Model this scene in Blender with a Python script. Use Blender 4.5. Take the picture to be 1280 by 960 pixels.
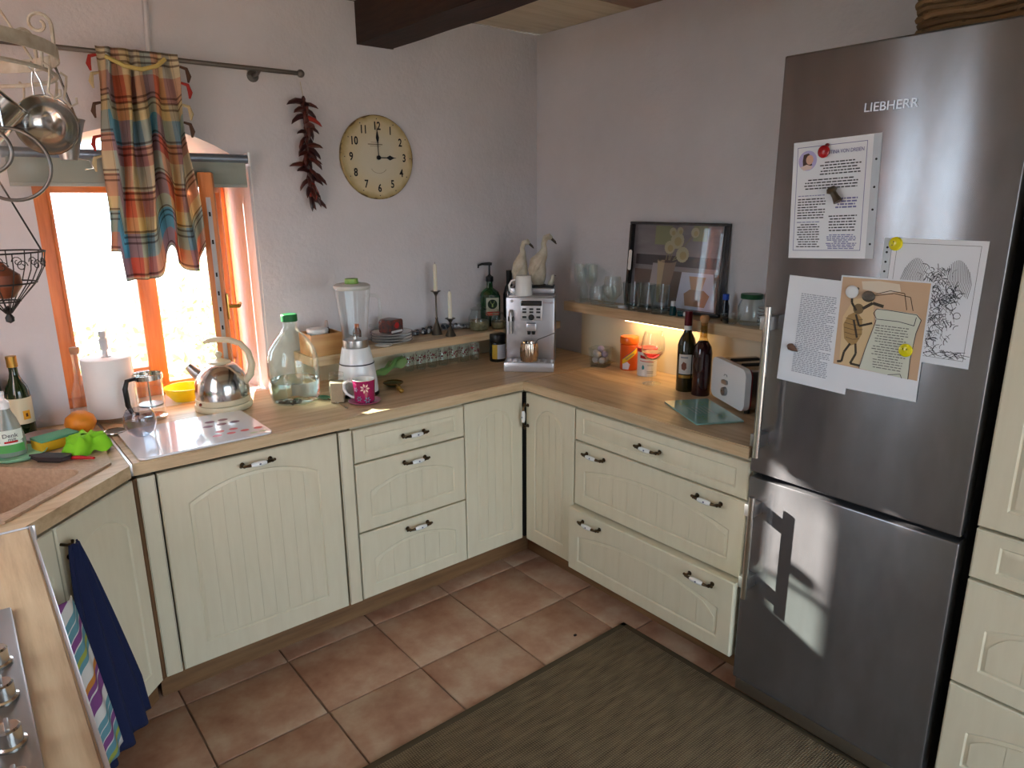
import bpy, bmesh, math, random
from mathutils import Vector, Matrix
for o in list(bpy.data.objects): bpy.data.objects.remove(o)
S = bpy.context.scene; COL = S.collection; PI = math.pi
random.seed(7); rnd = random.uniform
# ---------------- camera, sky, sun, exposure
cam = bpy.data.cameras.new('camera'); co = bpy.data.objects.new('camera', cam); COL.objects.link(co); S.camera = co
cam.sensor_width = 36; cam.lens = 869.5/1280*36; cam.clip_start = .02
r_ = Vector((.7756329, -.63114478, -.00706203)); u_ = Vector((.16512116, .19209808, .96738479)); f_ = Vector((.60920326, .75150156, -.25321295))
co.matrix_world = Matrix(((r_.x, u_.x, -f_.x, -2.4731), (r_.y, u_.y, -f_.y, -2.8333), (r_.z, u_.z, -f_.z, 1.6557), (0, 0, 0, 1)))
W = bpy.data.worlds.new('sky'); S.world = W; W.use_nodes = True
bg = W.node_tree.nodes['Background']; bg.inputs[0].default_value = (.70, .85, 1, 1); bg.inputs[1].default_value = 7.5
sl = bpy.data.lights.new('sun', 'SUN'); sl.energy = 60; sl.angle = .012; sl.color = (1, .93, .85)
so = bpy.data.objects.new('sun', sl); COL.objects.link(so); so.location = (-4, 5, 4)
SUN = Vector((1.1, -2.05, -.86)).normalized(); so.rotation_euler = SUN.to_track_quat('-Z', 'Y').to_euler()
def portal(name, loc, rot, sx, sy):
    l = bpy.data.lights.new(name, 'AREA'); l.shape = 'RECTANGLE'; l.size = sx; l.size_y = sy; l.cycles.is_portal = True
    o = bpy.data.objects.new(name, l); COL.objects.link(o); o.location = loc; o.rotation_euler = rot
portal('portal_a', (-1.86, .3, 1.35), (-PI/2, 0, 0), .74, .96)
portal('portal_b', (-3.21, -1.24, 1.66), (0, -PI/2, 0), 1.42, .78)
portal('portal_c', (-1.3, -4.59, .98), (PI/2, 0, 0), 2.0, 1.85)
V = S.view_settings; V.view_transform = 'Standard'; V.look = 'None'; V.gamma = 1; V.use_curve_mapping = False; V.exposure = .14; S.cycles.transparent_max_bounces = 40
# ---------------- materials
def lin(c):
    return tuple(((v/255)/12.92 if v/255 <= .04045 else ((v/255+.055)/1.055)**2.4) for v in c)+(1,)
MATS = {}
class N:
    def __init__(s, m): s.t = m.node_tree; s.p = s.t.nodes['Principled BSDF']
    def new(s, typ, **k):
        n = s.t.nodes.new(typ)
        for a, b in k.items():
            if a.startswith('i_'):
                key = a[2:]; key = int(key) if key.isdigit() else key
                n.inputs[key].default_value = b
            else: setattr(n, a, b)
        return n
    def link(s, a, b): s.t.links.new(a, b)
    def coord(s, sc=(1, 1, 1), what='Object', rot=(0, 0, 0)):
        c = s.new('ShaderNodeTexCoord'); m = s.new('ShaderNodeMapping'); s.link(c.outputs[what], m.inputs[0])
        m.inputs['Scale'].default_value = sc; m.inputs['Rotation'].default_value = rot; return m.outputs[0]
    def ramp(s, fac, stops, const=False):
        r = s.new('ShaderNodeValToRGB'); s.link(fac, r.inputs[0]); e = r.color_ramp.elements
        if const: r.color_ramp.interpolation = 'CONSTANT'
        while len(e) < len(stops): e.new(.5)
        for i, (p, c) in enumerate(stops): e[i].position = p; e[i].color = lin(c) if max(c) > 1.01 or len(c) == 3 else c
        return r.outputs[0]
    def noise(s, vec, scale, detail=4, rough=.55):
        n = s.new('ShaderNodeTexNoise'); s.link(vec, n.inputs['Vector']); n.inputs['Scale'].default_value = scale
        n.inputs['Detail'].default_value = detail; n.inputs['Roughness'].default_value = rough; return n.outputs['Fac']
    def bump(s, h, strength=.2, dist=.002):
        b = s.new('ShaderNodeBump'); s.link(h, b.inputs['Height']); b.inputs['Strength'].default_value = strength; b.inputs['Distance'].default_value = dist
        s.link(b.outputs[0], s.p.inputs['Normal'])
def M(name, c=(200, 200, 200), rough=.5, metal=0, var=None, vs=8, sc=(1, 1, 1), bump=0, bs=60, coat=0, emit=0, trans=0, ior=1.45, sub=0, alpha=1):
    if name in MATS: return MATS[name]
    m = bpy.data.materials.new(name); m.use_nodes = True; n = N(m); p = n.p; MATS[name] = m
    p.inputs['Base Color'].default_value = lin(c); p.inputs['Roughness'].default_value = rough; p.inputs['Metallic'].default_value = metal
    p.inputs['Coat Weight'].default_value = coat; p.inputs['Transmission Weight'].default_value = trans; p.inputs['IOR'].default_value = ior
    p.inputs['Subsurface Weight'].default_value = sub; p.inputs['Alpha'].default_value = alpha
    if emit: p.inputs['Emission Color'].default_value = lin(c); p.inputs['Emission Strength'].default_value = emit
    if var or bump:
        v = n.coord(sc)
        if var: n.link(n.ramp(n.noise(v, vs), [(.3, c), (.7, var)]), p.inputs['Base Color'])
        if bump: n.bump(n.noise(v, bs), bump)
    return m
def glass(name, tint=(251, 253, 252), refl=.9, edge=.85):
    if name in MATS: return MATS[name]
    m = bpy.data.materials.new(name); m.use_nodes = True; MATS[name] = m; t = m.node_tree; t.nodes.remove(t.nodes['Principled BSDF'])
    out = t.nodes['Material Output']; tr = t.nodes.new('ShaderNodeBsdfTransparent'); tr.inputs[0].default_value = lin(tint)
    gl = t.nodes.new('ShaderNodeBsdfGlossy'); gl.inputs[0].default_value = (refl, refl, refl, 1); gl.inputs[1].default_value = .03
    lw = t.nodes.new('ShaderNodeLayerWeight'); lw.inputs[0].default_value = .5; mx = t.nodes.new('ShaderNodeMixShader')
    pw = t.nodes.new('ShaderNodeMath'); pw.operation = 'POWER'; pw.inputs[1].default_value = 3; ma = t.nodes.new('ShaderNodeMath'); ma.operation = 'MULTIPLY_ADD'; ma.inputs[1].default_value = edge; ma.inputs[2].default_value = .035
    t.links.new(lw.outputs['Facing'], pw.inputs[0]); t.links.new(pw.outputs[0], ma.inputs[0])
    t.links.new(ma.outputs[0], mx.inputs[0]); t.links.new(tr.outputs[0], mx.inputs[1]); t.links.new(gl.outputs[0], mx.inputs[2]); t.links.new(mx.outputs[0], out.inputs[0])
    return m
def wood(name, a, b, c, axis=0, scale=1, rough=.42, bump=.08):
    if name in MATS: return MATS[name]
    m = bpy.data.materials.new(name); m.use_nodes = True; MATS[name] = m; n = N(m)
    sc = [14*scale]*3; sc[axis] = 1.1*scale; v = n.coord(tuple(sc)); f = n.noise(v, 2.2, 7, .62)
    n.link(n.ramp(f, [(.28, a), (.52, b), (.78, c)]), n.p.inputs['Base Color']); n.p.inputs['Roughness'].default_value = rough
    sc2 = [130*scale]*3; sc2[axis] = 5*scale; n.bump(n.noise(n.coord(tuple(sc2)), 1.5, 3), bump); return m
OAK = ((172, 140, 104), (204, 175, 137), (222, 198, 162))
oakx = wood('oak_along_x', *OAK, axis=0); oaky = wood('oak_along_y', *OAK, axis=1)
cream = M('cream_lacquer', (224, 214, 188), .38, var=(219, 208, 181), vs=40, sc=(1, 1, .15), bump=.05, bs=160)
dark = M('dark_gap', (20, 17, 15), .8)
bronze = M('aged_bronze', (92, 72, 48), .38, .9, var=(58, 44, 30), vs=60)
porc = M('porcelain', (238, 236, 232), .15, coat=.4)
steel = M('polished_steel', (205, 203, 200), .16, 1)
satin = M('satin_steel', (178, 176, 175), .32, 1)
black = M('black_plastic', (18, 18, 19), .35)
white = M('white_plastic', (232, 233, 234), .28, coat=.3)
paper = M('paper_white', (232, 234, 240), .6)
ink = M('ink_dark', (52, 52, 62), .7); inkblue = M('ink_lilac', (120, 122, 170), .7)
clear = glass('clear_glass')
red = M('red_plastic', (176, 22, 30), .25, coat=.5)
# ---------------- mesh builder
class B:
    def __init__(s): s.bm = bmesh.new(); s.m = []; s.uv = s.bm.loops.layers.uv.new('UVMap')
    def mi(s, mat):
        if mat not in s.m: s.m.append(mat)
        return s.m.index(mat)
    def face(s, vs, k):
        try: f = s.bm.faces.new(vs); f.material_index = k; return f
        except ValueError: return None
    def add(s, fn, mat, T=None):
        k = s.mi(mat); b2 = bmesh.new(); fn(b2)
        if T is not None: bmesh.ops.transform(b2, matrix=T, verts=b2.verts)
        vm = {v: s.bm.verts.new(v.co) for v in b2.verts}
        for f in b2.faces: s.face([vm[v] for v in f.verts], k)
        b2.free(); return s
    def box(s, c, d, mat, bev=0, T=None, seg=2):
        def fn(b):
            bmesh.ops.create_cube(b, size=1, matrix=Matrix.Translation(c) @ Matrix.Diagonal((d[0], d[1], d[2], 1)))
            if bev: bmesh.ops.bevel(b, geom=list(b.edges), offset=bev, segments=seg, affect='EDGES', profile=.6)
        return s.add(fn, mat, T)
    def lathe(s, prof, mat, n=24, T=None, c=(0, 0, 0), sx=1, sy=1):
        k = s.mi(mat); rings = []; c = Vector(c)
        for r, z in prof:
            if r < 1e-6: ps = [Vector((0, 0, z))]
            else: ps = [Vector((r*sx*math.cos(2*PI*i/n), r*sy*math.sin(2*PI*i/n), z)) for i in range(n)]
            ps = [p+c for p in ps]
            if T is not None: ps = [T @ p for p in ps]
            rings.append([s.bm.verts.new(p) for p in ps])
        for a, b in zip(rings, rings[1:]):
            for i in range(n):
                j = (i+1) % n
                if len(a) == 1 and len(b) == 1: continue
                if len(a) == 1: s.face([a[0], b[j], b[i]], k)
                elif len(b) == 1: s.face([a[i], a[j], b[0]], k)
                else: s.face([a[i], a[j], b[j], b[i]], k)
        return s
    def tube(s, pts, r, mat, n=8, closed=False, T=None):
        k = s.mi(mat); P = [Vector(p) for p in pts]; L = len(P); R = r if isinstance(r, (list, tuple)) else [r]*L
        up = None; rings = []
        for i, p in enumerate(P):
            a = P[i-1] if (i or closed) else p; b = P[(i+1) % L] if (i < L-1 or closed) else p
            t = (b-a).normalized()
            if up is None: up = t.orthogonal().normalized()
            else:
                up = up-t*up.dot(t); up = up.normalized() if up.length > 1e-6 else t.orthogonal().normalized()
            w = t.cross(up); q = [p+(up*math.cos(2*PI*j/n)+w*math.sin(2*PI*j/n))*R[i] for j in range(n)]
            if T is not None: q = [T @ v for v in q]
            rings.append([s.bm.verts.new(v) for v in q])
        for i in range(L if closed else L-1):
            a, b = rings[i], rings[(i+1) % L]
            for j in range(n): s.face([a[j], a[(j+1) % n], b[(j+1) % n], b[j]], k)
        if not closed: s.face(rings[0][::-1], k); s.face(rings[-1], k)
        return s
    def prism(s, poly, a, b, mat, plane='xy', T=None):
        k = s.mi(mat)
        def P(u, v, w):
            q = Vector((u, v, w)) if plane == 'xy' else Vector((u, w, v)) if plane == 'xz' else Vector((w, u, v))
            return T @ q if T is not None else q
        lo = [s.bm.verts.new(P(u, v, a)) for u, v in poly]; hi = [s.bm.verts.new(P(u, v, b)) for u, v in poly]; n = len(poly)
        s.face(lo[::-1], k); s.face(hi, k)
        for i in range(n): s.face([lo[i], lo[(i+1) % n], hi[(i+1) % n], hi[i]], k)
        return s
    def flat(s, poly, w, mat, plane='xz', T=None):
        k = s.mi(mat); q = [Vector((u, v, w)) if plane == 'xy' else Vector((u, w, v)) for u, v in poly]
        if T is not None: q = [T @ p for p in q]
        s.face([s.bm.verts.new(p) for p in q], k); return s
    def grid(s, fn, nu, nv, mat, uvs=None):
        k = s.mi(mat); g = [[s.bm.verts.new(fn(i/nu, j/nv)) for j in range(nv+1)] for i in range(nu+1)]
        for i in range(nu):
            for j in range(nv):
                f = s.face([g[i][j], g[i+1][j], g[i+1][j+1], g[i][j+1]], k)
                if f and uvs:
                    for lp, (a, b) in zip(f.loops, ((i, j), (i+1, j), (i+1, j+1), (i, j+1))): lp[s.uv].uv = uvs(a/nu, b/nv)
        return s
    def ball(s, c, r, mat, n=16, T=None):
        r = r if isinstance(r, (tuple, list)) else (r, r, r); m = max(6, n//2)
        D = Matrix.Translation(c) @ Matrix.Diagonal((r[0], r[1], r[2], 1))
        return s.lathe([(math.sin(PI*i/m) if 0 < i < m else 0, -math.cos(PI*i/m)) for i in range(m+1)], mat, n, (T @ D) if T is not None else D)
    def mesh(s, name, smooth=True, ang=38):
        bmesh.ops.recalc_face_normals(s.bm, faces=s.bm.faces); me = bpy.data.meshes.new(name); s.bm.to_mesh(me); s.bm.free()
        for m in s.m: me.materials.append(m)
        if smooth:
            me.shade_smooth(); me.set_sharp_from_angle(angle=math.radians(ang))
        return me
    def obj(s, name, parent=None, loc=(0, 0, 0), rz=0, smooth=True, ang=38, rot=None):
        return link(name, s.mesh(name, smooth, ang), parent, loc, rot or (0, 0, rz))
def link(name, data, parent=None, loc=(0, 0, 0), rot=(0, 0, 0)):
    o = bpy.data.objects.new(name, data); COL.objects.link(o); o.location = loc; o.rotation_euler = rot; o.parent = parent; return o
def tag(o, label, cat, group=None):
    o['label'] = label; o['category'] = cat
    if group: o['group'] = group
    return o
def thing(name, label, cat, loc=(0, 0, 0), rz=0, group=None, rot=None):
    return tag(link(name, None, None, loc, rot or (0, 0, rz)), label, cat, group)
def struct(o, label=None):
    o['kind'] = 'structure'
    if label: o['label'] = label
    return o
def text(txt, size, mat, parent, loc, rot=(PI/2, 0, 0), ext=.0002, align='CENTER', name='lettering', sx=1, bold=0):
    cu = bpy.data.curves.new('t', 'FONT'); cu.body = txt; cu.size = size; cu.extrude = ext; cu.align_x = align; cu.align_y = 'CENTER'; cu.resolution_u = 3; cu.offset = bold
    t = bpy.data.objects.new('t', cu); COL.objects.link(t); me = bpy.data.meshes.new_from_object(t); bpy.data.objects.remove(t)
    me.name = name; me.materials.clear(); me.materials.append(mat)
    o = link(name, me, parent, loc, rot); o.scale = (sx, 1, 1); return o
def RX(a): return Matrix.Rotation(a, 4, 'X')
def RY(a): return Matrix.Rotation(a, 4, 'Y')
def RZ(a): return Matrix.Rotation(a, 4, 'Z')
def TR(x, y, z): return Matrix.Translation((x, y, z))
def arc(cx, cy, r, a0, a1, n=12): return [(cx+r*math.cos(a0+(a1-a0)*i/n), cy+r*math.sin(a0+(a1-a0)*i/n)) for i in range(n+1)]
def circ(cx, cy, r, n=20, sy=1): return [(cx+r*math.cos(2*PI*i/n), cy+sy*r*math.sin(2*PI*i/n)) for i in range(n)]
def rrect(x0, y0, x1, y1, r, n=4):
    p = []
    for cx, cy, a in ((x1-r, y1-r, 0), (x0+r, y1-r, PI/2), (x0+r, y0+r, PI), (x1-r, y0+r, 1.5*PI)): p += arc(cx, cy, r, a, a+PI/2, n)
    return p
def holed(b, outer, inner, z, mat):
    k = b.mi(mat); b2 = bmesh.new(); E = []
    for loop in (outer, inner):
        vs = [b2.verts.new((x, y, z)) for x, y in loop]
        E += [b2.edges.new((vs[i], vs[(i+1) % len(vs)])) for i in range(len(vs))]
    bmesh.ops.triangle_fill(b2, edges=E, use_beauty=True, use_dissolve=False)
    vm = {v: b.bm.verts.new(v.co) for v in b2.verts}
    for f in b2.faces: b.face([vm[v] for v in f.verts], k)
    b2.free()
def wallband(b, loop, z0, z1, mat):
    k = b.mi(mat); lo = [b.bm.verts.new((x, y, z0)) for x, y in loop]; hi = [b.bm.verts.new((x, y, z1)) for x, y in loop]
    for i in range(len(loop)): b.face([lo[i], lo[(i+1) % len(loop)], hi[(i+1) % len(loop)], hi[i]], k)
# ================= THE SETTING
m = bpy.data.materials.new('limewash_wall'); m.use_nodes = True; MATS['wall'] = wallm = m; n = N(m); v = n.coord()
n.link(n.ramp(n.noise(v, 2.2, 5, .6), [(.3, (206, 203, 206)), (.7, (219, 216, 220))]), n.p.inputs['Base Color']); n.p.inputs['Roughness'].default_value = .85
mx = n.new('ShaderNodeMath', operation='ADD'); n.link(n.noise(v, 5, 3), mx.inputs[0]); m2 = n.new('ShaderNodeMath', operation='MULTIPLY'); m2.inputs[1].default_value = .25
n.link(n.noise(v, 60, 3), m2.inputs[0]); n.link(m2.outputs[0], mx.inputs[1]); n.bump(mx.outputs[0], .35, .02)
# window wall with an arched, slightly splayed niche
XL, XR, ZS, ZSP, ZPK, ZC, DEP = -2.2, -1.487, .9, 1.80, 1.925, 2.45, .34
def niche(y):
    t = y/DEP; xl, xr = XL-.045*t, XR-.06*t
    top = []
    for i in range(13):
        s = i/12; top.append((xl+(xr-xl)*s, ZSP+(ZPK-ZSP)*(1-(2*s-1)**2)-.03*t))
    return top, xl, xr
b = B(); k = b.mi(wallm)
def Vt(x, y, z): return b.bm.verts.new((x, y, z))
for y, f in ((0, 1), (DEP, -1)):
    top, xl, xr = niche(y); Q = lambda *p: b.face([Vt(x, y, z) for x, z in p], k)
    Q((-3.25, -.06), (xl, -.06), (xl, ZC), (-3.25, ZC)); Q((xr, -.06), (.2, -.06), (.2, ZC), (xr, ZC)); Q((xl, -.06), (xr, -.06), (xr, ZS), (xl, ZS))
    for (x0, z0), (x1, z1) in zip(top, top[1:]): Q((x0, z0), (x1, z1), (x1, ZC), (x0, ZC))
def ring(y):
    top, xl, xr = niche(y); return [(xl, y, ZS)]+[(x, y, z) for x, z in top]+[(xr, y, ZS)]
a, c = ring(0), ring(DEP)
for i in range(len(a)): 
    j = (i+1) % len(a); b.face([Vt(*a[i]), Vt(*a[j]), Vt(*c[j]), Vt(*c[i])], k)
struct(b.obj('wall_back', ang=30), 'whitewashed window wall with an arched deep window niche')
struct(B().box((.1, -2.2, 1.225), (.2, 4.4, 2.45), wallm).obj('wall_right'), 'whitewashed wall behind the fridge and the glass shelf')
def holewall(name, axis, pos, thick, a0, a1, h0, h1, z0, z1):
    b = B()
    for (s, e, lo, hi) in ((a0, h0, 0, ZC), (h1, a1, 0, ZC), (h0, h1, 0, z0), (h0, h1, z1, ZC)):
        if e-s < .001 or hi-lo < .001: continue
        ctr = ((s+e)/2, pos, (lo+hi)/2) if axis == 'x' else (pos, (s+e)/2, (lo+hi)/2)
        b.box(ctr, (e-s, thick, hi-lo) if axis == 'x' else (thick, e-s, hi-lo), wallm)
    return struct(b.obj(name))
holewall('wall_left', 'y', -3.12, .2, -4.4, 0, -1.62, -.86, .95, 2.36)
holewall('wall_front', 'x', -4.5, .2, -3.2, .2, -2.3, -.3, .06, 1.9)
# floor: grout bed with single tiles
fl = struct(B().box((-1.55, -2.2, -.03), (3.3, 4.4, .05), M('grout', (164, 138, 118), .9, var=(96, 70, 54), vs=9, bump=.3)).obj('floor'), 'terracotta tiled kitchen floor with worn grout')
m = bpy.data.materials.new('terracotta'); m.use_nodes = True; MATS['terracotta'] = m; n = N(m); oi = n.new('ShaderNodeObjectInfo')
tc = n.new('ShaderNodeTexCoord'); ad = n.new('ShaderNodeVectorMath', operation='ADD'); ml = n.new('ShaderNodeVectorMath', operation='SCALE'); ml.inputs['Scale'].default_value = 40
cb = n.new('ShaderNodeCombineXYZ'); n.link(oi.outputs['Random'], cb.inputs[0]); n.link(oi.outputs['Random'], cb.inputs[1]); n.link(cb.outputs[0], ml.inputs[0])
n.link(tc.outputs['Object'], ad.inputs[0]); n.link(ml.outputs[0], ad.inputs[1])
n.link(n.ramp(n.noise(ad.outputs[0], 5.5, 5, .6), [(.32, (164, 116, 92)), (.5, (188, 148, 122)), (.68, (206, 178, 152))]), n.p.inputs['Base Color'])
n.p.inputs['Roughness'].default_value = .42; n.bump(n.noise(ad.outputs[0], 45, 3), .12)
tile = B().box((.181, -.1735, -.004), (.356, .341, .012), m, .003).mesh('tile', ang=60)
for i in range(-3, 6):
    for j in range(-1, 11):
        x, y = -2.0706+.362*i, -.5522-.3471*j
        if x+.362 < -2.45 and y > -2.2: continue
        if x > -.42 or y-.34 < -4.36: continue
        link('tile', tile, fl, (x+rnd(-.001, .001), y+rnd(-.001, .001), .0-rnd(0, .0012)), (0, 0, rnd(-.002, .002)))
# ceiling boards and the old beam
ce = struct(B().box((-1.5, -2.1, 2.49), (3.4, 5, .04), M('ceiling_backing', (90, 74, 58), .9)).obj('ceiling'), 'pale board ceiling')  # dark brown backing slab showing between the boards
cm = wood('ceiling_board', (196, 178, 146), (214, 198, 168), (222, 208, 182), axis=0, rough=.7); cm2 = wood('ceiling_board_brown', (150, 116, 90), (168, 134, 106), (180, 150, 122), axis=0, rough=.7)
y = .0; i = 0
while y > -4.4:
    w = .612; link('board', B().box((-1.51, y-w/2, 2.461), (3.2, w-.006, .018), cm if i % 3 != 1 else cm2, .002).mesh('board'), ce); y -= w; i += 1
b = B(); bmm = M('beam_wood', (60, 40, 31), .75, var=(38, 25, 20), vs=10, sc=(6, .6, 6), bump=.5, bs=18)
def beamfn(u, v):
    a = u*4; s = int(min(3, a)); t = a-s; w, h = .168, .165
    x, z = [(-w/2+w*t, -h/2), (w/2, -h/2+h*t), (w/2-w*t, h/2), (-w/2, h/2-h*t)][s]
    q = math.sin(v*23+s)*.004+math.sin(v*57+s*2)*.003
    return Vector((x+q, -4.4*v, z+q*.8))
b.grid(beamfn, 16, 60, bmm); b.prism([(-.084, -.0825), (.084, -.0825), (.084, .0825), (-.084, .0825)], -.01, .0, bmm, 'xz')
struct(b.obj('trim_1', loc=(-.905, 0, 2.372)), 'dark rough-hewn timber ceiling beam')
struct(B().tube([(-1.781, -.006, 2.45), (-1.783, -.008, 2.33), (-1.79, -.007, 2.2), (-1.795, -.006, 1.95)], .009, wallm, 8).obj('trim_2'), 'painted-over cable conduit running down the wall above the curtain')
struct(B().prism([(XL+.002, -.02), (XR-.002, -.02), (XR-.062, DEP), (XL-.043, DEP)], .886, .903, M('sill_white', (226, 222, 218), .35), 'xy').obj('trim_3'), 'white window sill board')
# window: orange-stained frame, closed left wing, right wing swung open
pine = wood('orange_pine', (176, 96, 48), (206, 124, 66), (224, 148, 88), axis=2, rough=.4); pinex = wood('orange_pine_x', (176, 96, 48), (206, 124, 66), (224, 148, 88), axis=0, rough=.4)
pane_m = glass('window_glass', (248, 250, 250), .8, .12); brass = M('brass', (196, 160, 84), .28, 1)
wn = struct(link('window_1', None, None, (0, .2, 0)), 'orange-stained wooden casement window, one wing swung open')
Z0, Z1 = .905, 1.80
b = B()
for x in (-2.2225, -1.5475): b.box((x, .03, (Z0+Z1)/2), (.045, .07, Z1-Z0), pine, .004)
for z in (Z0+.025, Z1-.03): b.box((-1.885, .03, z), (.63, .07, .05 if z < 1 else .06), pinex, .004)
b.obj('window_frame', wn)
def wing(name, w, parent, loc, rz, edge):
    o = link(name, None, parent, loc, (0, 0, rz)); b = B(); s = .058; h = 1.768-.955
    for x in (s/2, w-s/2): b.box((x, 0, .955+h/2), (s, .05, h), pine, .006)
    for z in (.955+.04, 1.768-.035): b.box((w/2, 0, z), (w-2*s+.006, .046, .08 if z < 1.2 else .07), pinex, .006)
    for x in (s+.004, w-s-.004): b.box((x, -.018, .955+h/2), (.012, .02, h-.09), pine, .004)
    b.obj('wing_frame', o); B().box((w/2, .004, .955+h/2), (w-2*s+.02, .006, h-.1), pane_m).obj('pane', o)
    return o
wing('wing_closed', .37, wn, (-2.2, -.02, 0), 0, 1)
ow = wing('wing_open', .285, wn, (-1.572, -.03, 0), PI+math.radians(68), 1)
b = B().box((.2862, .004, 1.33), (.0022, .016, .70), satin)
for z in (1.05, 1.2, 1.27, 1.33, 1.4, 1.52, 1.62): b.box((.2875, .004, z), (.002, .006, .016), dark)
b.obj('lock_strip', ow)
b = B().box((.256, .029, 1.275), (.028, .008, .10), brass, .004).tube([(.256, .03, 1.275), (.256, .065, 1.275)], .008, brass).tube([(.256, .063, 1.275), (.25, .066, 1.275), (.16, .066, 1.272)], [.009, .009, .007], brass)
b.obj('window_handle', ow)
b = B()
for z in (1.06, 1.52): b.tube([(-2.213, -.012, z-.03), (-2.213, -.012, z+.03)], .008, brass)
b.obj('hinge', wn)
# second window and the glazed door that light the room from the camera's side
def plainwin(name, loc, rz, w, h, label):
    o = struct(link(name, None, None, loc, (0, 0, rz)), label); b = B()
    for x in (-w/2+.03, 0, w/2-.03): b.box((x, 0, h/2), (.06, .07, h), pine, .004)
    for z in (.03, h-.03): b.box((0, 0, z), (w, .07, .06), pinex, .004)
    b.obj('window_frame', o)
    for s in (-1, 1): B().box((s*w/4, 0, h/2), (w/2-.06, .006, h-.1), pane_m).obj('pane', o)
plainwin('window_2', (-3.17, -1.24, .95), PI/2, .758, 1.408, 'two-winged wooden window above the hob counter')
plainwin('window_3', (-1.3, -4.5, .06), 0, 1.998, 1.838, 'wide glazed garden door at the back of the room')
# outside: bright ground and shrubs
struct(B().box((-1.5, -1, -.45), (80, 80, .1), M('gravel_yard', (152, 138, 128), .9, var=(126, 120, 106), vs=1.5)).obj('ground'), 'grassy gravel yard around the house')
def shrub(loc, R, h, nl, col, lab):
    t = thing('shrub', lab, 'shrub', loc, 0, 'shrubs outside the window'); b = B()
    for i in range(5): b.tube([(0, 0, 0), (rnd(-.2, .2)*R, rnd(-.2, .2)*R, h*.4), (rnd(-.6, .6)*R, rnd(-.6, .6)*R, h*.8)], [.02, .014, .006], M('twig', (110, 84, 56), .8), 5)
    b.obj('stem', t); b = B(); k = b.mi(col)
    for i in range(nl):
        p = Vector((rnd(-1, 1)*R, rnd(-1, 1)*R, h*rnd(.05, 1)))
        d = Vector((rnd(-1, 1), rnd(-1, 1), rnd(-.5, 1))).normalized(); s = d.orthogonal().normalized()*.022; L = rnd(.07, .13)
        b.face([b.bm.verts.new(q) for q in (p, p+d*L*.5+s, p+d*L, p+d*L*.5-s)], k)
    b.obj('foliage', t)['kind'] = 'stuff'
lf = M('leaf_pale', (136, 160, 84), .6, var=(184, 196, 130), vs=14)
for loc, R, h, nl, lab in (((-1.2, 1.5, -.4), .5, 1.5, 1500, 'pale green leafy shrub close outside the open window'), ((-.35, 3.1, -.4), .6, 1.7, 1600, 'tall pale green shrub farther off behind the one close to the window'), ((-1.95, 3.9, -.4), .6, 1.05, 900, 'low pale green shrub out in the yard')): shrub(loc, R, h, nl, lf, lab)
def tree(loc, lab):
    t = thing('tree', lab, 'tree', loc); bark = M('bark', (92, 72, 54), .9, bump=.6, bs=20)
    B().tube([(0, 0, 0), (.02, 0, 1.2), (-.02, .02, 2.4), (.03, 0, 3.4), (0, 0, 4.6)], [.18, .15, .14, .13, .08], bark, 14).obj('trunk', t); b = B(); k = b.mi(lf)
    for i in range(1800):
        p = Vector((rnd(-1, 1), rnd(-1, 1), rnd(-1, 1)))
        if p.length > 1: continue
        p = Vector((p.x*1.3, p.y*1.3, 4.9+p.z*.9)); d = Vector((rnd(-1, 1), rnd(-1, 1), rnd(-1, .6))).normalized(); s = d.orthogonal().normalized()*.05; L = rnd(.14, .22)
        b.face([b.bm.verts.new(q) for q in (p, p+d*L*.5+s, p+d*L, p+d*L*.5-s)], k)
    b.obj('foliage', t)['kind'] = 'stuff'
tree((-4.2, 4.24, -.4), 'unseen garden tree whose straight brown trunk shades the closed window wing')  # out of view; trunk placed to keep sun off the closed wing
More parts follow.
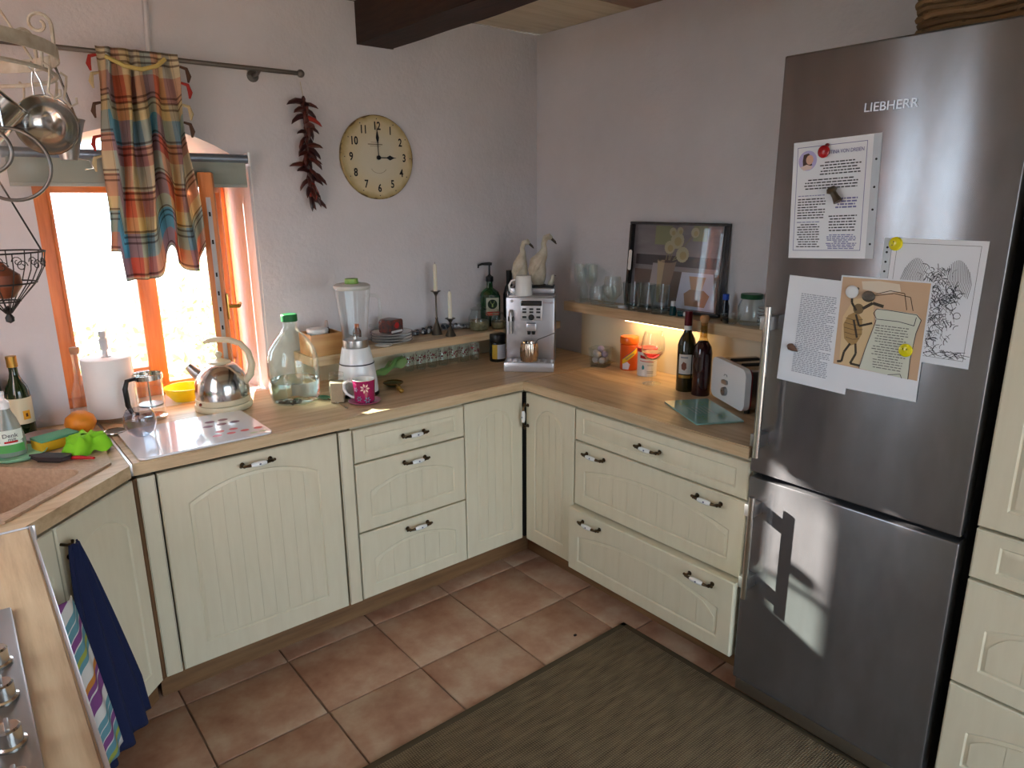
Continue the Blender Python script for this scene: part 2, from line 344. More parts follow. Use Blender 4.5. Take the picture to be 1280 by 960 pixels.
# ================= KITCHEN UNITS
DB, DT, ZW = .1485, .85, .905
def contour(w, h, mx, mb, mt, rise, d=0, n=14):
    x0, x1, z0 = mx+d, w-mx-d, mb+d; zp = h-mt-d; zs = zp-rise
    p = [(x0+(x1-x0)*i/8, z0) for i in range(9)]+[(x1, z0+(zs-z0)*i/6) for i in range(1, 7)]
    if rise > .001:
        hw = (x1-x0)/2; R = (hw*hw+rise*rise)/(2*rise) ; a = math.asin(min(1, hw/R)); cz = zp-R
        if rise > hw: R, a, cz = hw, PI/2, zs
        p += [((x0+x1)/2+R*math.sin(a-2*a*i/n), cz+R*math.cos(a-2*a*i/n)) for i in range(1, n+1)]
    else: p += [(x1-(x1-x0)*i/n, zs) for i in range(1, n+1)]
    return p+[(x0, zs-(zs-z0)*i/6) for i in range(1, 6)]
def front(name, parent, w, h, loc, rz=0, mx=.062, mb=.062, mt=.06, rise=.0, strips=0, mat=cream, th=.02):
    """A lacquered front: chamfered slab, routed groove round the panel, bead-board strips inside."""
    b = B(); k = b.mi(mat); C0 = contour(w, h, mx, mb, mt, rise); cx, cz = w/2, h*.48
    def out(ins):
        pts = []
        for x, z in C0:
            dx, dz = x-cx, z-cz; t = 1e9
            if abs(dx) > 1e-9: t = min(t, ((w-ins if dx > 0 else ins)-cx)/dx)
            if abs(dz) > 1e-9: t = min(t, ((h-ins if dz > 0 else ins)-cz)/dz)
            pts.append([cx+dx*t, cz+dz*t])
        for X in (ins, w-ins):
            for Z in (ins, h-ins):
                i = min(range(len(pts)), key=lambda q: abs(math.atan2(pts[q][1]-cz, pts[q][0]-cx)-math.atan2(Z-cz, X-cx))); pts[i] = [X, Z]
        return pts
    rings = [(out(0), th), (out(0), .004), (out(.004), 0), (C0, 0), (contour(w, h, mx, mb, mt, rise, .0045), .0045), (contour(w, h, mx, mb, mt, rise, .013), .002)]
    vr = [[b.bm.verts.new((x, y, z)) for x, z in r] for r, y in rings]
    for p, q in zip(vr, vr[1:]):
        for i in range(len(p)): b.face([p[i], p[(i+1) % len(p)], q[(i+1) % len(p)], q[i]], k)
    b.face(vr[-1], k); b.face(vr[0][::-1], k); o = b.obj(name, parent, loc, rz, ang=20)
    if strips:
        c = contour(w, h, mx, mb, mt, rise, .0135); xs = [q[0] for q in c]; x0, x1 = min(xs), max(xs); z0 = min(q[1] for q in c)
        top = sorted([q for q in c if q[1] > z0+(h*.2)], key=lambda q: q[0])
        def tz(x):
            best = None
            for (xa, za), (xb, zb) in zip(top, top[1:]):
                if xa-1e-6 <= x <= xb+1e-6:
                    z = za if abs(xb-xa) < 1e-6 else za+(zb-za)*(x-xa)/(xb-xa); best = z if best is None else max(best, z)
            return best if best is not None else top[0][1]
        sw = (x1-x0)/strips
        for i in range(strips):
            a, e = x0+sw*i+.0008, x0+sw*(i+1)-.0008
            poly = [(a, z0), (e, z0)]+[(e-(e-a)*j/4, tz(e-(e-a)*j/4)) for j in range(5)]
            B().prism(poly, .0006, .0024, mat, 'xz').obj('panel_strip', o, smooth=False)
    return o
def handle(parent, x, z, vert=False):
    rot = (0, PI/2, 0) if vert else (0, 0, 0); b = B()
    for s in (-1, 1):
        b.lathe([(.0, 0), (.0075, .0), (.0085, .002), (.005, .005), (.004, .016), (.0065, .02), (.006, .026), (0, .028)], bronze, 10, TR(s*.047, 0, 0) @ RX(PI/2))
        b.tube([(s*.047, -.022, 0), (s*.04, -.027, 0), (s*.026, -.028, 0)], [.0055, .0045, .0062], bronze, 8); b.ball((s*.056, -.02, 0), (.006, .005, .005), bronze, 8)
    b.tube([(-.03, -.028, 0), (.03, -.028, 0)], .003, bronze, 6); b.obj('handle', parent, (x, 0, z), rot=rot)
    B().lathe([(0, -.027), (.006, -.026), (.0088, -.015), (.0092, 0), (.0088, .015), (.006, .026), (0, .027)], porc, 12, TR(0, -.028, 0) @ RY(PI/2)).ball((.002, -.0365, .001), (.004, .0015, .003), M('glaze_flower', (96, 92, 120), .3), 8).obj('handle_grip', parent, (x, 0, z), rot=rot)
RB = -PI/2   # fronts that face the room from the right-hand wall
# corner carousel unit
t = thing('corner_cabinet', 'cream corner cabinet with two narrow round-arched doors meeting at an angle', 'cabinet', (0, 0, 0))
b = B(); b.prism([(-.9, -.02), (-.02, -.02), (-.02, -.9), (-.558, -.9), (-.558, -.558), (-.9, -.558)], DB, .866, M('carcass', (196, 186, 162), .6), 'xy'); b.obj('body', t, smooth=False)
front('door', t, .312, DT-DB, (-.899, -.58, DB), 0, mx=.058, rise=.085, strips=4, mt=.052)
d = front('door', t, .305, DT-DB, (-.58, -.593, DB), RB, mx=.058, rise=.085, strips=4, mt=.052); handle(d, .016, .6, True)
B().box((-.572, -.572, .5), (.014, .014, .69), dark).obj('hinge_gap', t)
def drawers(label, loc, rz, w, hs, depth=.536, pull=0, zbase=DB):
    t = thing('drawer_cabinet', label, 'cabinet', loc, rz); b = B(); b.box((w/2, .022+depth/2, (.866+zbase)/2), (w, depth, .866-zbase), MATS['carcass']); b.obj('body', t)
    for i, (z0, z1, hx) in enumerate(hs):
        last = i == 2; y = -.03 if (last and pull) else 0; top = i == 0
        d = front('drawer', t, w-.006, z1-z0-.004, (.003, y, z0), 0, mx=.055 if not top else .045, mb=.05 if not top else .03, mt=.072 if not top else .03, rise=0 if top else .045, strips=0 if top else max(5, int(w/.085)), th=.0215 if not y else .05)
        for q in hx: handle(d, q-.003, (z1-z0)/2 if top else z1-z0-.04)
    return t
ZB = [(.717, .85), (.434, .714), (DB, .431)]
drawers('cream drawer cabinet of three drawers with one handle each', (-1.403, -.58, 0), 0, .503, [(a, c, (.257,)) for a, c in ZB])
drawers('wide cream drawer cabinet, its bottom drawer slightly open', (-.58, -.901, 0), RB, .798, [(*ZB[0], (.39,)), (*ZB[1], (.12, .655)), (*ZB[2], (.135, .665))], pull=1)
for x, lab in ((-1.457, 'narrow cream filler panel between dishwasher front and three drawers'), (-2.119, 'narrow cream filler panel between dishwasher front and sink cabinet')):
    b = B().box((.0265, .01, (DT-DB)/2), (.051, .02, DT-DB), cream, .003).box((.004, -.0004, (DT-DB)/2), (.001, .001, DT-DB-.02), M('groove', (150, 140, 118), .6)).box((.049, -.0004, (DT-DB)/2), (.001, .001, DT-DB-.02), MATS['groove'])
    b.box((.0265, .29, (DT-DB)/2), (.04, .53, DT-DB), MATS['carcass']); tag(b.obj('filler_panel', loc=(x, -.58, DB)), lab, 'panel')
t = thing('dishwasher', 'built-in dishwasher behind a large cream arched front with one handle', 'dishwasher', (-2.062, -.58, 0))
B().box((.3, .29, .5), (.594, .535, .69), M('appliance_grey', (120, 122, 124), .5)).obj('body', t)
d = front('door', t, .598, DT-DB, (.001, 0, DB), 0, mx=.078, mb=.072, mt=.062, rise=.058, strips=9); handle(d, .303, .668)
# diagonal sink unit
t = thing('sink_cabinet', 'cream diagonal cabinet under the sink with arched doors and towel hook', 'cabinet', (-2.359, -.818, 0), PI/4)
front('door', t, .322, DT-DB, (.002, 0, DB), 0, mx=.05, mb=.06, mt=.07, rise=.06, strips=0); front('door', t, .093, DT-DB, (-.096, 0, DB), 0, mx=.026, mb=.06, mt=.1, rise=.03)
B().box((.11, .15, .42), (.40, .25, .54), MATS['carcass']).obj('body', t)
B().tube([(.012, .0, .80), (.012, -.02, .80), (.012, -.034, .805), (.012, -.036, .815)], .004, bronze).obj('towel_hook', t)
handle(t.children[1], .03, .56, True)
B().box((.3345, .012, (DB+DT)/2), (.014, .022, DT-DB), wood('oak_post', (92, 64, 42), (118, 84, 56), (136, 100, 68), axis=2)).obj('corner_post', t)
# hob counter
t = thing('hob_cabinet', 'cream base cabinet carrying the hob worktop', 'cabinet', (-2.44, -.93, 0)); B().box((-.275, -.73, .508), (.55, 1.44, .716), cream, .003).obj('body', t); B().box((-.29, -.73, .075), (.5, 1.44, .148), oaky).obj('plinth', t)
# plinths
def plinth(lab, pts, rz, w):
    tag(B().box((w/2, .008, .073), (w, .016, .146), wood('oak_plinth', (104, 72, 46), (134, 98, 64), (152, 116, 80), axis=0, rough=.55), .001).obj('plinth', loc=pts, rz=rz), lab, 'plinth')
plinth('oak plinth strip below dishwasher and the three drawers', (-2.12, -.46, 0), 0, 1.662)
plinth('oak plinth strip below the wide drawers', (-.458, -.462, 0), RB, 1.235)
plinth('oak plinth strip below the diagonal sink cabinet', (-2.43, -.76, 0), PI/4, .42)
# worktops
def worktop(name, poly, mat, label, hole=None):
    b = B()
    if hole:
        holed(b, poly, hole, ZW, mat); holed(b, poly, hole, ZW-.038, mat); wallband(b, poly, ZW-.038, ZW, mat); wallband(b, hole, ZW-.038, ZW, mat)
    else:
        def fn(q):
            vs = [q.verts.new((x, y, ZW-.038)) for x, y in poly]; f = q.faces.new(vs); r = bmesh.ops.extrude_face_region(q, geom=[f])
            bmesh.ops.translate(q, vec=(0, 0, .038), verts=[v for v in r['geom'] if isinstance(v, bmesh.types.BMVert)]); bmesh.ops.recalc_face_normals(q, faces=q.faces)
            ed = [e for e in q.edges if all(abs(v.co.z-ZW) < 1e-5 for v in e.verts)]; bmesh.ops.bevel(q, geom=ed, offset=.004, segments=3, affect='EDGES')
        b.add(fn, mat)
    return tag(b.obj(name, ang=30), label, 'worktop')
worktop('worktop', [(-2.128, -.002), (-2.128, -.6), (-.6, -.6), (-.002, -.6), (-.002, -.002)], oakx, 'oak worktop along the window wall into the corner')
worktop('worktop', [(-.6, -.601), (-.6, -1.7), (-.002, -1.7), (-.002, -.601)], oaky, 'oak worktop carrying toaster and wine bottles')
sink_out = [(-2.175, -.565), (-2.16, -.30), (-2.32, -.14), (-2.88, -.14), (-2.88, -.70), (-2.73, -.86), (-2.455, -.845)]
inn = [(-2.2, -.56), (-2.19, -.31), (-2.33, -.17), (-2.85, -.17), (-2.85, -.69), (-2.72, -.83), (-2.465, -.825)]
oakd = wood('oak_diagonal', *OAK, axis=0)
worktop('worktop', [(-2.136, -.002), (-2.136, -.612), (-2.424, -.9), (-3.01, -.9), (-3.01, -.002)], oakd, 'oak corner worktop holding the beige sink', inn)
worktop('worktop', [(-2.412, -.907), (-2.412, -2.36), (-3.01, -2.36), (-3.01, -.907)], oaky, 'oak worktop beside the steel gas hob')
alu = M('alu_trim', (208, 206, 208), .3, .9)
tag(B().box((-2.132, -.306, .8885), (.007, .605, .036), alu, .001).obj('joint_strip'), 'pale metal joint strip between sink worktop and window worktop', 'metal strip')
tag(B().box((-2.7, -.9035, .888), (.6, .006, .038), alu, .001).obj('joint_strip'), 'pale metal joint strip between sink worktop and hob worktop', 'metal strip')
tag(B().box((-2.4085, -1.63, .888), (.006, 1.45, .038), alu, .001).obj('edge_strip'), 'pale metal edge strip along the hob worktop', 'metal strip')
# sink
t = thing('kitchen_sink', 'beige granite corner sink let into the diagonal worktop', 'sink', (0, 0, 0)); sm = M('granite_beige', (188, 158, 130), .5, var=(166, 136, 110), vs=90, bump=.1, bs=200)
bowl = rrect(-.155, -.17, .155, .17, .04); bowl = [Vector((x, y, 0)) for x, y in bowl]; bowl = [RZ(PI/4) @ p + Vector((-2.475, -.575, 0)) for p in bowl]; bowl = [(p.x, p.y) for p in bowl]
b = B(); holed(b, sink_out, bowl, .9125, sm); wallband(b, sink_out, .9055, .9125, sm); b.obj('rim', t, ang=30)
b = B(); cxy = (-2.475, -.575); lo = [(cxy[0]+(x-cxy[0])*.93, cxy[1]+(y-cxy[1])*.93) for x, y in bowl]; k = b.mi(sm)
a = [b.bm.verts.new((x, y, .9125)) for x, y in bowl]; c = [b.bm.verts.new((x, y, .74)) for x, y in lo]
for i in range(len(a)): b.face([a[i], a[(i+1) % len(a)], c[(i+1) % len(a)], c[i]], k)
b.face(c, k); b.obj('bowl', t, ang=50); B().lathe([(0, .7425), (.035, .7425), (.04, .741), (.04, .7402)], steel, 20, c=(cxy[0], cxy[1], 0)).obj('drain', t)
# gas hob
t = thing('gas_hob', 'stainless steel gas hob with round metal control knobs', 'hob', (-2.476, -1.31, ZW)); B().box((-.255, -.29, .005), (.51, .58, .009), satin, .004).obj('plate', t)
for y in (-.20, -.31, -.43, -.54): 
    k = link('knob', None, t, (-.032, y, .01)); B().lathe([(0, .0), (.021, 0), (.021, .004), (.017, .006), (.0165, .028), (.014, .031), (0, .031)], steel, 24).obj('knob_body', k); B().box((0, 0, .033), (.006, .03, .006), satin, .002).obj('knob_grip', k)
for x, y, r in ((-.18, -.15, .045), (-.4, -.15, .035), (-.18, -.42, .035), (-.4, -.42, .05)):
    k = link('burner', None, t, (x, y, .01)); B().lathe([(0, 0), (r, 0), (r, .012), (r*.8, .016), (0, .016)], black, 24).obj('burner_cap', k)
    b = B()
    for a in range(4): b.tube([(math.cos(a*PI/2)*.03, math.sin(a*PI/2)*.03, .03), (math.cos(a*PI/2)*.1, math.sin(a*PI/2)*.1, .03), (math.cos(a*PI/2)*.1, math.sin(a*PI/2)*.1, 0)], .005, black, 6)
    b.obj('pan_support', k)
# ledges
def ledge(name, lab, c, d, mat): tag(B().box(c, d, mat, .003).obj(name), lab, 'shelf')
t = thing('wall_ledge', 'low oak ledge on the window wall carrying plates and candlesticks', 'shelf', (0, 0, 0))
B().box((-.686, -.097, 1.031), (1.37, .19, .038), oakx, .003).obj('shelf_board', t); B().box((-.686, -.012, .959), (1.37, .02, .106), M('panel_cream', (222, 212, 186), .5)).obj('back_panel', t)
t = thing('wall_shelf', 'oak shelf on the right wall carrying drinking glasses and picture tray', 'shelf', (0, 0, 0))
B().box((-.075, -1.035, 1.1655), (.146, 1.33, .045), oaky, .003).obj('shelf_board', t); B().box((-.012, -1.035, 1.024), (.02, 1.33, .236), MATS['panel_cream']).obj('back_panel', t)
t = thing('undershelf_lamp', 'warm strip lamp fixed beneath the glass shelf', 'lamp', (-.075, -.9, 1.1425)); B().box((0, 0, -.006), (.05, .42, .012), white, .002).obj('housing', t)
B().box((0, 0, -.0135), (.036, .36, .003), M('led_warm', (255, 214, 150), .5, emit=16)).obj('diffuser', t)
# fridge freezer
m = bpy.data.materials.new('brushed_steel'); m.use_nodes = True; MATS['brushed'] = m; n = N(m); p = n.p; p.inputs['Metallic'].default_value = 1; p.inputs['Roughness'].default_value = .23; p.inputs['Metallic'].default_value = .74
p.inputs['Anisotropic'].default_value = .9; tg = n.new('ShaderNodeTangent'); tg.direction_type = 'RADIAL'; tg.axis = 'Z'; n.link(tg.outputs[0], p.inputs['Tangent']); p.inputs['Anisotropic Rotation'].default_value = .25
n.link(n.ramp(n.noise(n.coord((3, 3, 1)), 3, 5, .6), [(.3, (122, 119, 120)), (.7, (142, 140, 143))]), p.inputs['Base Color']); n.bump(n.noise(n.coord((30, 3, 700)), 1.2, 2), .05, .0005)
brushed = m; t = thing('fridge_freezer', 'tall brushed steel fridge freezer covered with papers and magnets', 'fridge', (-.598, -1.709, 0), RB)
B().box((.298, .31, 1.045), (.592, .5, 1.97), M('fridge_side', (88, 86, 88), .45, .6), .004).obj('body', t)
b = B().box((.298, .028, 1.432), (.596, .056, 1.204), brushed, .006, seg=3); ud = b.obj('upper_door', t)
ld = B().box((.298, .028, .446), (.596, .056, .734), brushed, .006, seg=3).obj('lower_door', t)
B().box((.298, .062, 1.045), (.58, .01, 1.95), black).obj('door_seal', t); B().box((.298, .04, .05), (.59, .05, .05), satin, .004).obj('foot_panel', t); B().box((.298, .36, .03), (.55, .3, .06), black).obj('foot', t)
def fhandle(d, z0, z1):
    b = B().tube([(.047, -.052, z0), (.047, -.052, z1)], .0095, steel, 14)
    for z in (z0+.05, z1-.05): b.box((.038, -.025, z), (.03, .054, .04), satin, .003)
    b.obj('door_handle', d)
fhandle(ud, .90, 1.36); fhandle(ld, .42, .77)
text('LIEBHERR', .0305, M('badge', (176, 176, 180), .35, 1), ud, (.296, -.001, 1.878), ext=.001)
# tall unit
t = thing('tall_cabinet', 'tall cream cabinet with arched drawers standing right beside the fridge', 'cabinet', (-.6, -2.334, 0), RB); B().box((.3, .31, 1.12), (.6, .56, 2.1), MATS['carcass']).obj('body', t)
for z0, z1, nm in ((.877, 2.15, 'door'), (.738, .872, 'drawer'), (.437, .733, 'drawer'), (DB, .432, 'drawer')):
    top = z1-z0 < .15; d = front(nm, t, .596, z1-z0-.003, (.002, 0, z0), 0, mx=.055, mb=.03 if top else .055, mt=.03 if top else .07, rise=0 if top else .05, strips=0 if top else 6)
    if nm == 'drawer': handle(d, .298, (z1-z0)/2 if top else z1-z0-.04)
B().box((.3, .08, .073), (.6, .016, .146), oaky).obj('plinth', t)
# rug
m = bpy.data.materials.new('sisal'); m.use_nodes = True; MATS['sisal'] = m; n = N(m); w1 = n.new('ShaderNodeTexWave', wave_type='BANDS', bands_direction='Y'); n.link(n.coord(), w1.inputs[0]); w1.inputs['Scale'].default_value = 42; w1.inputs['Distortion'].default_value = 1.2; w1.inputs['Detail'].default_value = 2
w2 = n.new('ShaderNodeTexWave', wave_type='BANDS', bands_direction='X'); n.link(n.coord(), w2.inputs[0]); w2.inputs['Scale'].default_value = 40; w2.inputs['Distortion'].default_value = 1.5
mu = n.new('ShaderNodeMath', operation='MULTIPLY'); n.link(w1.outputs['Fac'], mu.inputs[0]); n.link(w2.outputs['Fac'], mu.inputs[1]); ad = n.new('ShaderNodeMath', operation='ADD'); n.link(mu.outputs[0], ad.inputs[0]); n.link(n.noise(n.coord((1, 6, 1)), 9, 5), ad.inputs[1])
n.link(n.ramp(ad.outputs[0], [(.3, (72, 58, 42)), (.6, (118, 98, 72)), (1., (160, 138, 108))]), n.p.inputs['Base Color']); n.p.inputs['Roughness'].default_value = .95; n.bump(mu.outputs[0], .9, .004)
t = thing('rug', 'dark olive-brown woven sisal rug on the tiled floor', 'rug', (-.568, -1.189, 0), .005); B().box((-.85, -1.05, .005), (1.66, 2.06, .008), m, .003).obj('pile', t)
b = B(); rb = M('rug_binding', (84, 70, 50), .9, bump=.4, bs=120)
b.box((-.85, -.012, .005), (1.70, .024, .01), rb, .003).box((-.85, -2.088, .005), (1.70, .024, .01), rb, .003).box((-.012, -1.05, .005), (.024, 2.1, .01), rb, .003).box((-1.688, -1.05, .005), (.024, 2.1, .01), rb, .003); b.obj('binding', t)
tag(B().ball((0, 0, .004), (.008, .006, .004), M('crumb_dark', (40, 26, 20), .8), 8).obj('crumb', loc=(-.775, -1.122, 0)), 'small dark crumb on a tile beside the rug', 'crumb')
# ================= THINGS BY THE WINDOW
def lay(prof, wall=.003):
    """closed glass profile: outside up, inside down"""
    return prof+[(max(0, r-wall) if r > wall else 0, z) for r, z in reversed(prof[1:])]+[(0, prof[0][1]+wall)]
rodm = M('rod_steel', (120, 112, 106), .35, .9)
t = thing('curtain_rod', 'thin dark steel curtain rod with ball ends above the window', 'curtain rod', (0, 0, 0))
B().tube([(-2.95, -.08, 2.135), (-1.29, -.08, 2.139)], .0085, rodm, 10).obj('rod', t); B().ball((-1.277, -.08, 2.139), .015, rodm).obj('end_ball', t)
B().tube([(-1.435, -.08, 2.137), (-1.435, -.05, 2.125), (-1.435, -.002, 2.125)], .007, rodm, 8).lathe([(0, 0), (.022, 0), (.022, .006), (0, .008)], rodm, 16, TR(-1.435, -.001, 2.125) @ RX(PI/2)).obj('bracket', t)
# plaid curtain
m = bpy.data.materials.new('plaid'); m.use_nodes = True; n = N(m); tc = n.new('ShaderNodeTexCoord'); sp = n.new('ShaderNodeSeparateXYZ'); n.link(tc.outputs['UV'], sp.inputs[0])
def fr(o, k):
    q = n.new('ShaderNodeMath', operation='MULTIPLY'); n.link(o, q.inputs[0]); q.inputs[1].default_value = k; f = n.new('ShaderNodeMath', operation='FRACT'); n.link(q.outputs[0], f.inputs[0]); return f.outputs[0]
CR, BL, TE, YE = (228, 214, 180), (104, 160, 180), (204, 112, 80), (222, 200, 140)
ra = n.ramp(fr(sp.outputs[0], 2.3), [(0, CR), (.2, BL), (.42, TE), (.62, YE), (.8, (150, 156, 160))], True); rb2 = n.ramp(fr(sp.outputs[1], 2.6), [(0, CR), (.22, TE), (.45, YE), (.6, BL), (.82, (206, 110, 100))], True)
mix = n.new('ShaderNodeMix', data_type='RGBA'); mix.inputs[0].default_value = .5; n.link(ra, mix.inputs[6]); n.link(rb2, mix.inputs[7])
K0, K1 = (1, 1, 1, 1), (.22, .15, .13, 1)
lns = n.ramp(fr(sp.outputs[1], 6.6), [(0, K1), (.05, K0), (.12, K1), (.17, K0), (.26, K1), (.31, K0)], True); lnv = n.ramp(fr(sp.outputs[0], 6.2), [(0, K1), (.03, K0), (.5, K1), (.525, K0)], True)
for l, f in ((lns, .75), (lnv, .45)):
    q = n.new('ShaderNodeMix', data_type='RGBA', blend_type='MULTIPLY'); q.inputs[0].default_value = f; n.link(mix.outputs[2], q.inputs[6]); n.link(l, q.inputs[7]); mix = q
n.link(mix.outputs[2], n.p.inputs['Base Color']); n.p.inputs['Roughness'].default_value = .9; plaid = m
tl = n.new('ShaderNodeBsdfTranslucent'); n.link(mix.outputs[2], tl.inputs[0]); ms = n.new('ShaderNodeMixShader'); ms.inputs[0].default_value = .35; n.link(n.p.outputs[0], ms.inputs[1]); n.link(tl.outputs[0], ms.inputs[2]); n.link(ms.outputs[0], m.node_tree.nodes['Material Output'].inputs[0])
t = thing('curtain', 'plaid cloth curtain in blue, rust and cream gathered on the rod', 'curtain', (0, 0, 0))
def cur(u, v):
    xt = -1.972+.242*u; xb = -2.015+.31*u; x = xt+(xb-xt)*v**1.3
    y = -.098+.024*math.sin(u*2*PI*5.5+.6)*(.55+.6*v)+.01*math.sin(u*31+v*5)
    zb = 1.40+(.10 if u < .12 else .0)+(.115*math.exp(-((u-.62)/.09)**2))+(.02 if u > .7 else 0)+.09*max(0, (u-.9)/.1); z = 2.152+(zb-2.152)*v
    if v < .03: y = y*.4-.06
    return Vector((x+.006*math.sin(v*9+u*20), y, z))
o = B().grid(cur, 90, 40, plaid, lambda u, v: (u*.95, v*.78)).obj('cloth', t, ang=180); sd = o.modifiers.new('thickness', 'SOLIDIFY'); sd.thickness = .0015
o = B().grid(lambda u, v: Vector((-1.972+.242*u, -.07+.028*v, 2.153-.02*(1-v)**2-.10*(1-v)*0)), 20, 4, plaid, lambda u, v: (u*.95, .02*v)).obj('top_hem', t, ang=180)
tas = [M('tassel_red', (170, 50, 44), .9), M('tassel_cream', (198, 180, 140), .9), M('tassel_dark', (90, 62, 48), .9)]
for i, (u, v) in enumerate([(0, .04), (0, .12), (0, .26), (0, .42), (0, .52), (1, .06), (1, .14), (1, .25), (1, .34)]):
    p = cur(u, v); s = -1 if u == 0 else 1; B().tube([p, p+Vector((s*.02, -.004, -.006)), p+Vector((s*.026, -.004, -.03)), p+Vector((s*.022, -.004, -.05))], [.004, .006, .008, .003], tas[i % 3], 6).obj('tassel', t)
o = B().tube([(-1.95, -.115, 2.12), (-1.90, -.128, 2.095), (-1.85, -.13, 2.088), (-1.80, -.125, 2.105), (-1.77, -.118, 2.13)], .007, M('cord_yellow', (206, 184, 110), .9), 6).obj('tie_cord', t)
# roller blind
t = thing('roller_blind', 'grey roller blind with metal tube rolled up under the niche arch', 'blind', (0, -.034, 0)); B().tube([(-2.27, 0, 1.82), (-1.50, 0, 1.82)], .017, M('blind_tube', (134, 142, 156), .35, .7), 14).obj('tube', t)
b = B().box((-1.885, -.008, 1.768), (.75, .002, .095), M('blind_cloth', (150, 156, 146), .8), 0); b.box((-1.885, -.008, 1.722), (.75, .008, .012), M('blind_cloth2', (164, 168, 160), .6), .002); b.obj('fabric', t)
B().box((-1.494, .008, 1.82), (.01, .046, .05), white, .003).obj('bracket', t); 
B().tube([(-1.492, -.01, 1.81), (-1.49, -.012, 1.4), (-1.492, -.012, .95)], .0016, M('bead_chain', (216, 214, 210), .5), 5).obj('pull_chain', t)
# pot rack
iron = M('white_iron', (206, 198, 182), .6, var=(176, 160, 138), vs=30); t = thing('pot_rack', 'round off-white iron pot rack with scrolls hanging from the ceiling', 'pot rack', (-2.45, -.7, 2.0))
def hoop(r, z, n=48): return [(r*math.cos(2*PI*i/n), r*math.sin(2*PI*i/n), z) for i in range(n)]
b = B().lathe([(.28, -.012), (.284, -.012), (.284, .018), (.28, .018), (.28, -.012)], iron, 56); b.obj('hoop', t)
B().tube(hoop(.272, -.045), .005, iron, 6, True).obj('lower_hoop', t)
for a in range(8):
    q = a*PI/4+.2; B().tube([(.28*math.cos(q), .28*math.sin(q), .015), (.274*math.cos(q), .274*math.sin(q), -.045)], .004, iron, 6).obj('stay', t)
    pts = [Vector((.281, 0, .0)), Vector((.283, 0, .05))]+[Vector((.283+.026*math.cos(x)*(1-i/26)-.026, 0, .06+.026*math.sin(x)*(1-i/26))) for i, x in enumerate([j*.42 for j in range(18)])]
    B().tube([RZ(q+.25) @ p for p in pts], .004, iron, 6).obj('scroll', t)
for a in (0.5, 2.6, 4.7): B().tube([(.28*math.cos(a), .28*math.sin(a), .015), (.02*math.cos(a), .02*math.sin(a), .45)], .003, iron, 6).obj('chain', t)
for a in (-1.2, -.6, -.15, .25, .7): 
    q = (.28*math.cos(a), .28*math.sin(a)); s = Vector((math.cos(a), math.sin(a), 0)); B().tube([Vector((q[0], q[1], -.045))+s*x+Vector((0, 0, z)) for x, z in ((0, .01), (.012, .002), (.008, -.02), (.0, -.05), (.012, -.066), (.026, -.058), (.026, -.045))], .003, iron, 6).obj('hook', t)
# utensils on the rack
def pan(name, label, loc, R, rz, hl, tilt, cat='pan', holes=False):
    t = thing(name, label, cat, loc, 0, rot=(0, tilt, rz))
    pr = [(0, -R*.62), (R*.4, -R*.58), (R*.78, -R*.36), (R, 0), (R*1.06, .002)]; B().lathe(pr+[(r-.0015 if r else 0, z+.0015) for r, z in reversed(pr)], steel, 28, RX(PI/2)).obj('bowl', t)
    for s in (-1, 1): B().tube([(s*.012, 0, R*.95), (s*.009, .004, R+hl*.6), (s*.003, .003, R+hl)], .0022, steel, 6).obj('handle_wire', t)
    B().tube([(.0, .003, R+hl-.002), (.008, .003, R+hl+.012), (0, .003, R+hl+.022), (-.008, .003, R+hl+.012)], .0022, steel, 6, True).obj('hanging_loop', t)
    return t
pan('straining_ladle', 'polished steel ladle bowl hanging from the white pot rack', (-2.215, -.72, 1.845), .066, -.3, .055, -.08, 'ladle')
t = thing('measuring_scoop', 'conical steel scoop hanging beside the polished ladle bowl', 'scoop', (-2.165, -.62, 1.84)); B().lathe([(.02, -.07), (.045, .02), (.05, .03), (.049, .031), (.019, -.066), (0, -.068)], satin, 20).obj('cone', t); B().tube([(.03, 0, .03), (.0, 0, .16)], .003, steel, 6).obj('handle_rod', t); B().tube([(.02, 0, -.065), (.045, -.01, -.07), (.05, -.01, -.09), (.03, -.01, -.093)], .002, steel, 6).obj('lip_hook', t)
t = thing('milk_pan', 'straight steel pan with shiny rim hanging at the rack edge', 'pan', (-2.335, -.78, 1.865), 0, rot=(.2, .75, 0)); B().lathe([(0, -.05), (.055, -.05), (.06, -.045), (.06, .05), (.063, .052), (.0585, .05), (.0585, -.044), (0, -.047)], steel, 28).obj('pot', t); B().tube([(-.06, 0, .04), (-.10, 0, .07), (-.15, 0, .11)], .005, steel, 6).obj('pan_handle', t)
meshm = M('wire_mesh', (150, 146, 140), .4, .8, alpha=.35)
for nm, loc, R, lab in (('sieve', (-2.315, -.86, 1.745), .078, 'large round kitchen sieve with dark steel rim'), ('sieve', (-2.365, -1.02, 1.765), .045, 'small round sieve hanging in front of the larger one')):
    t = thing(nm, lab, 'sieve', loc, 0, rot=(0, 0, -.3)); B().tube([(R*math.cos(2*PI*i/40), 0, R*math.sin(2*PI*i/40)) for i in range(40)], .004, M('rim_steel', (112, 108, 104), .35, .9), 8, True).obj('rim', t)
    B().lathe([(0, -R*.5), (R*.5, -R*.43), (R*.85, -R*.2), (R, 0)], meshm, 24, RX(-PI/2)).obj('mesh_bowl', t); B().tube([(0, 0, R), (0, -.005, R+.09), (0, 0, R+.18 if R > .06 else R+.15)], .003, steel, 6).obj('handle_rod', t)
blackiron = M('black_iron', (34, 28, 26), .6)
t = thing('hanging_basket', 'small dark wire hanging basket with scrollwork and pointed base', 'basket', (-2.36, -.70, 1.545))
RR = .098
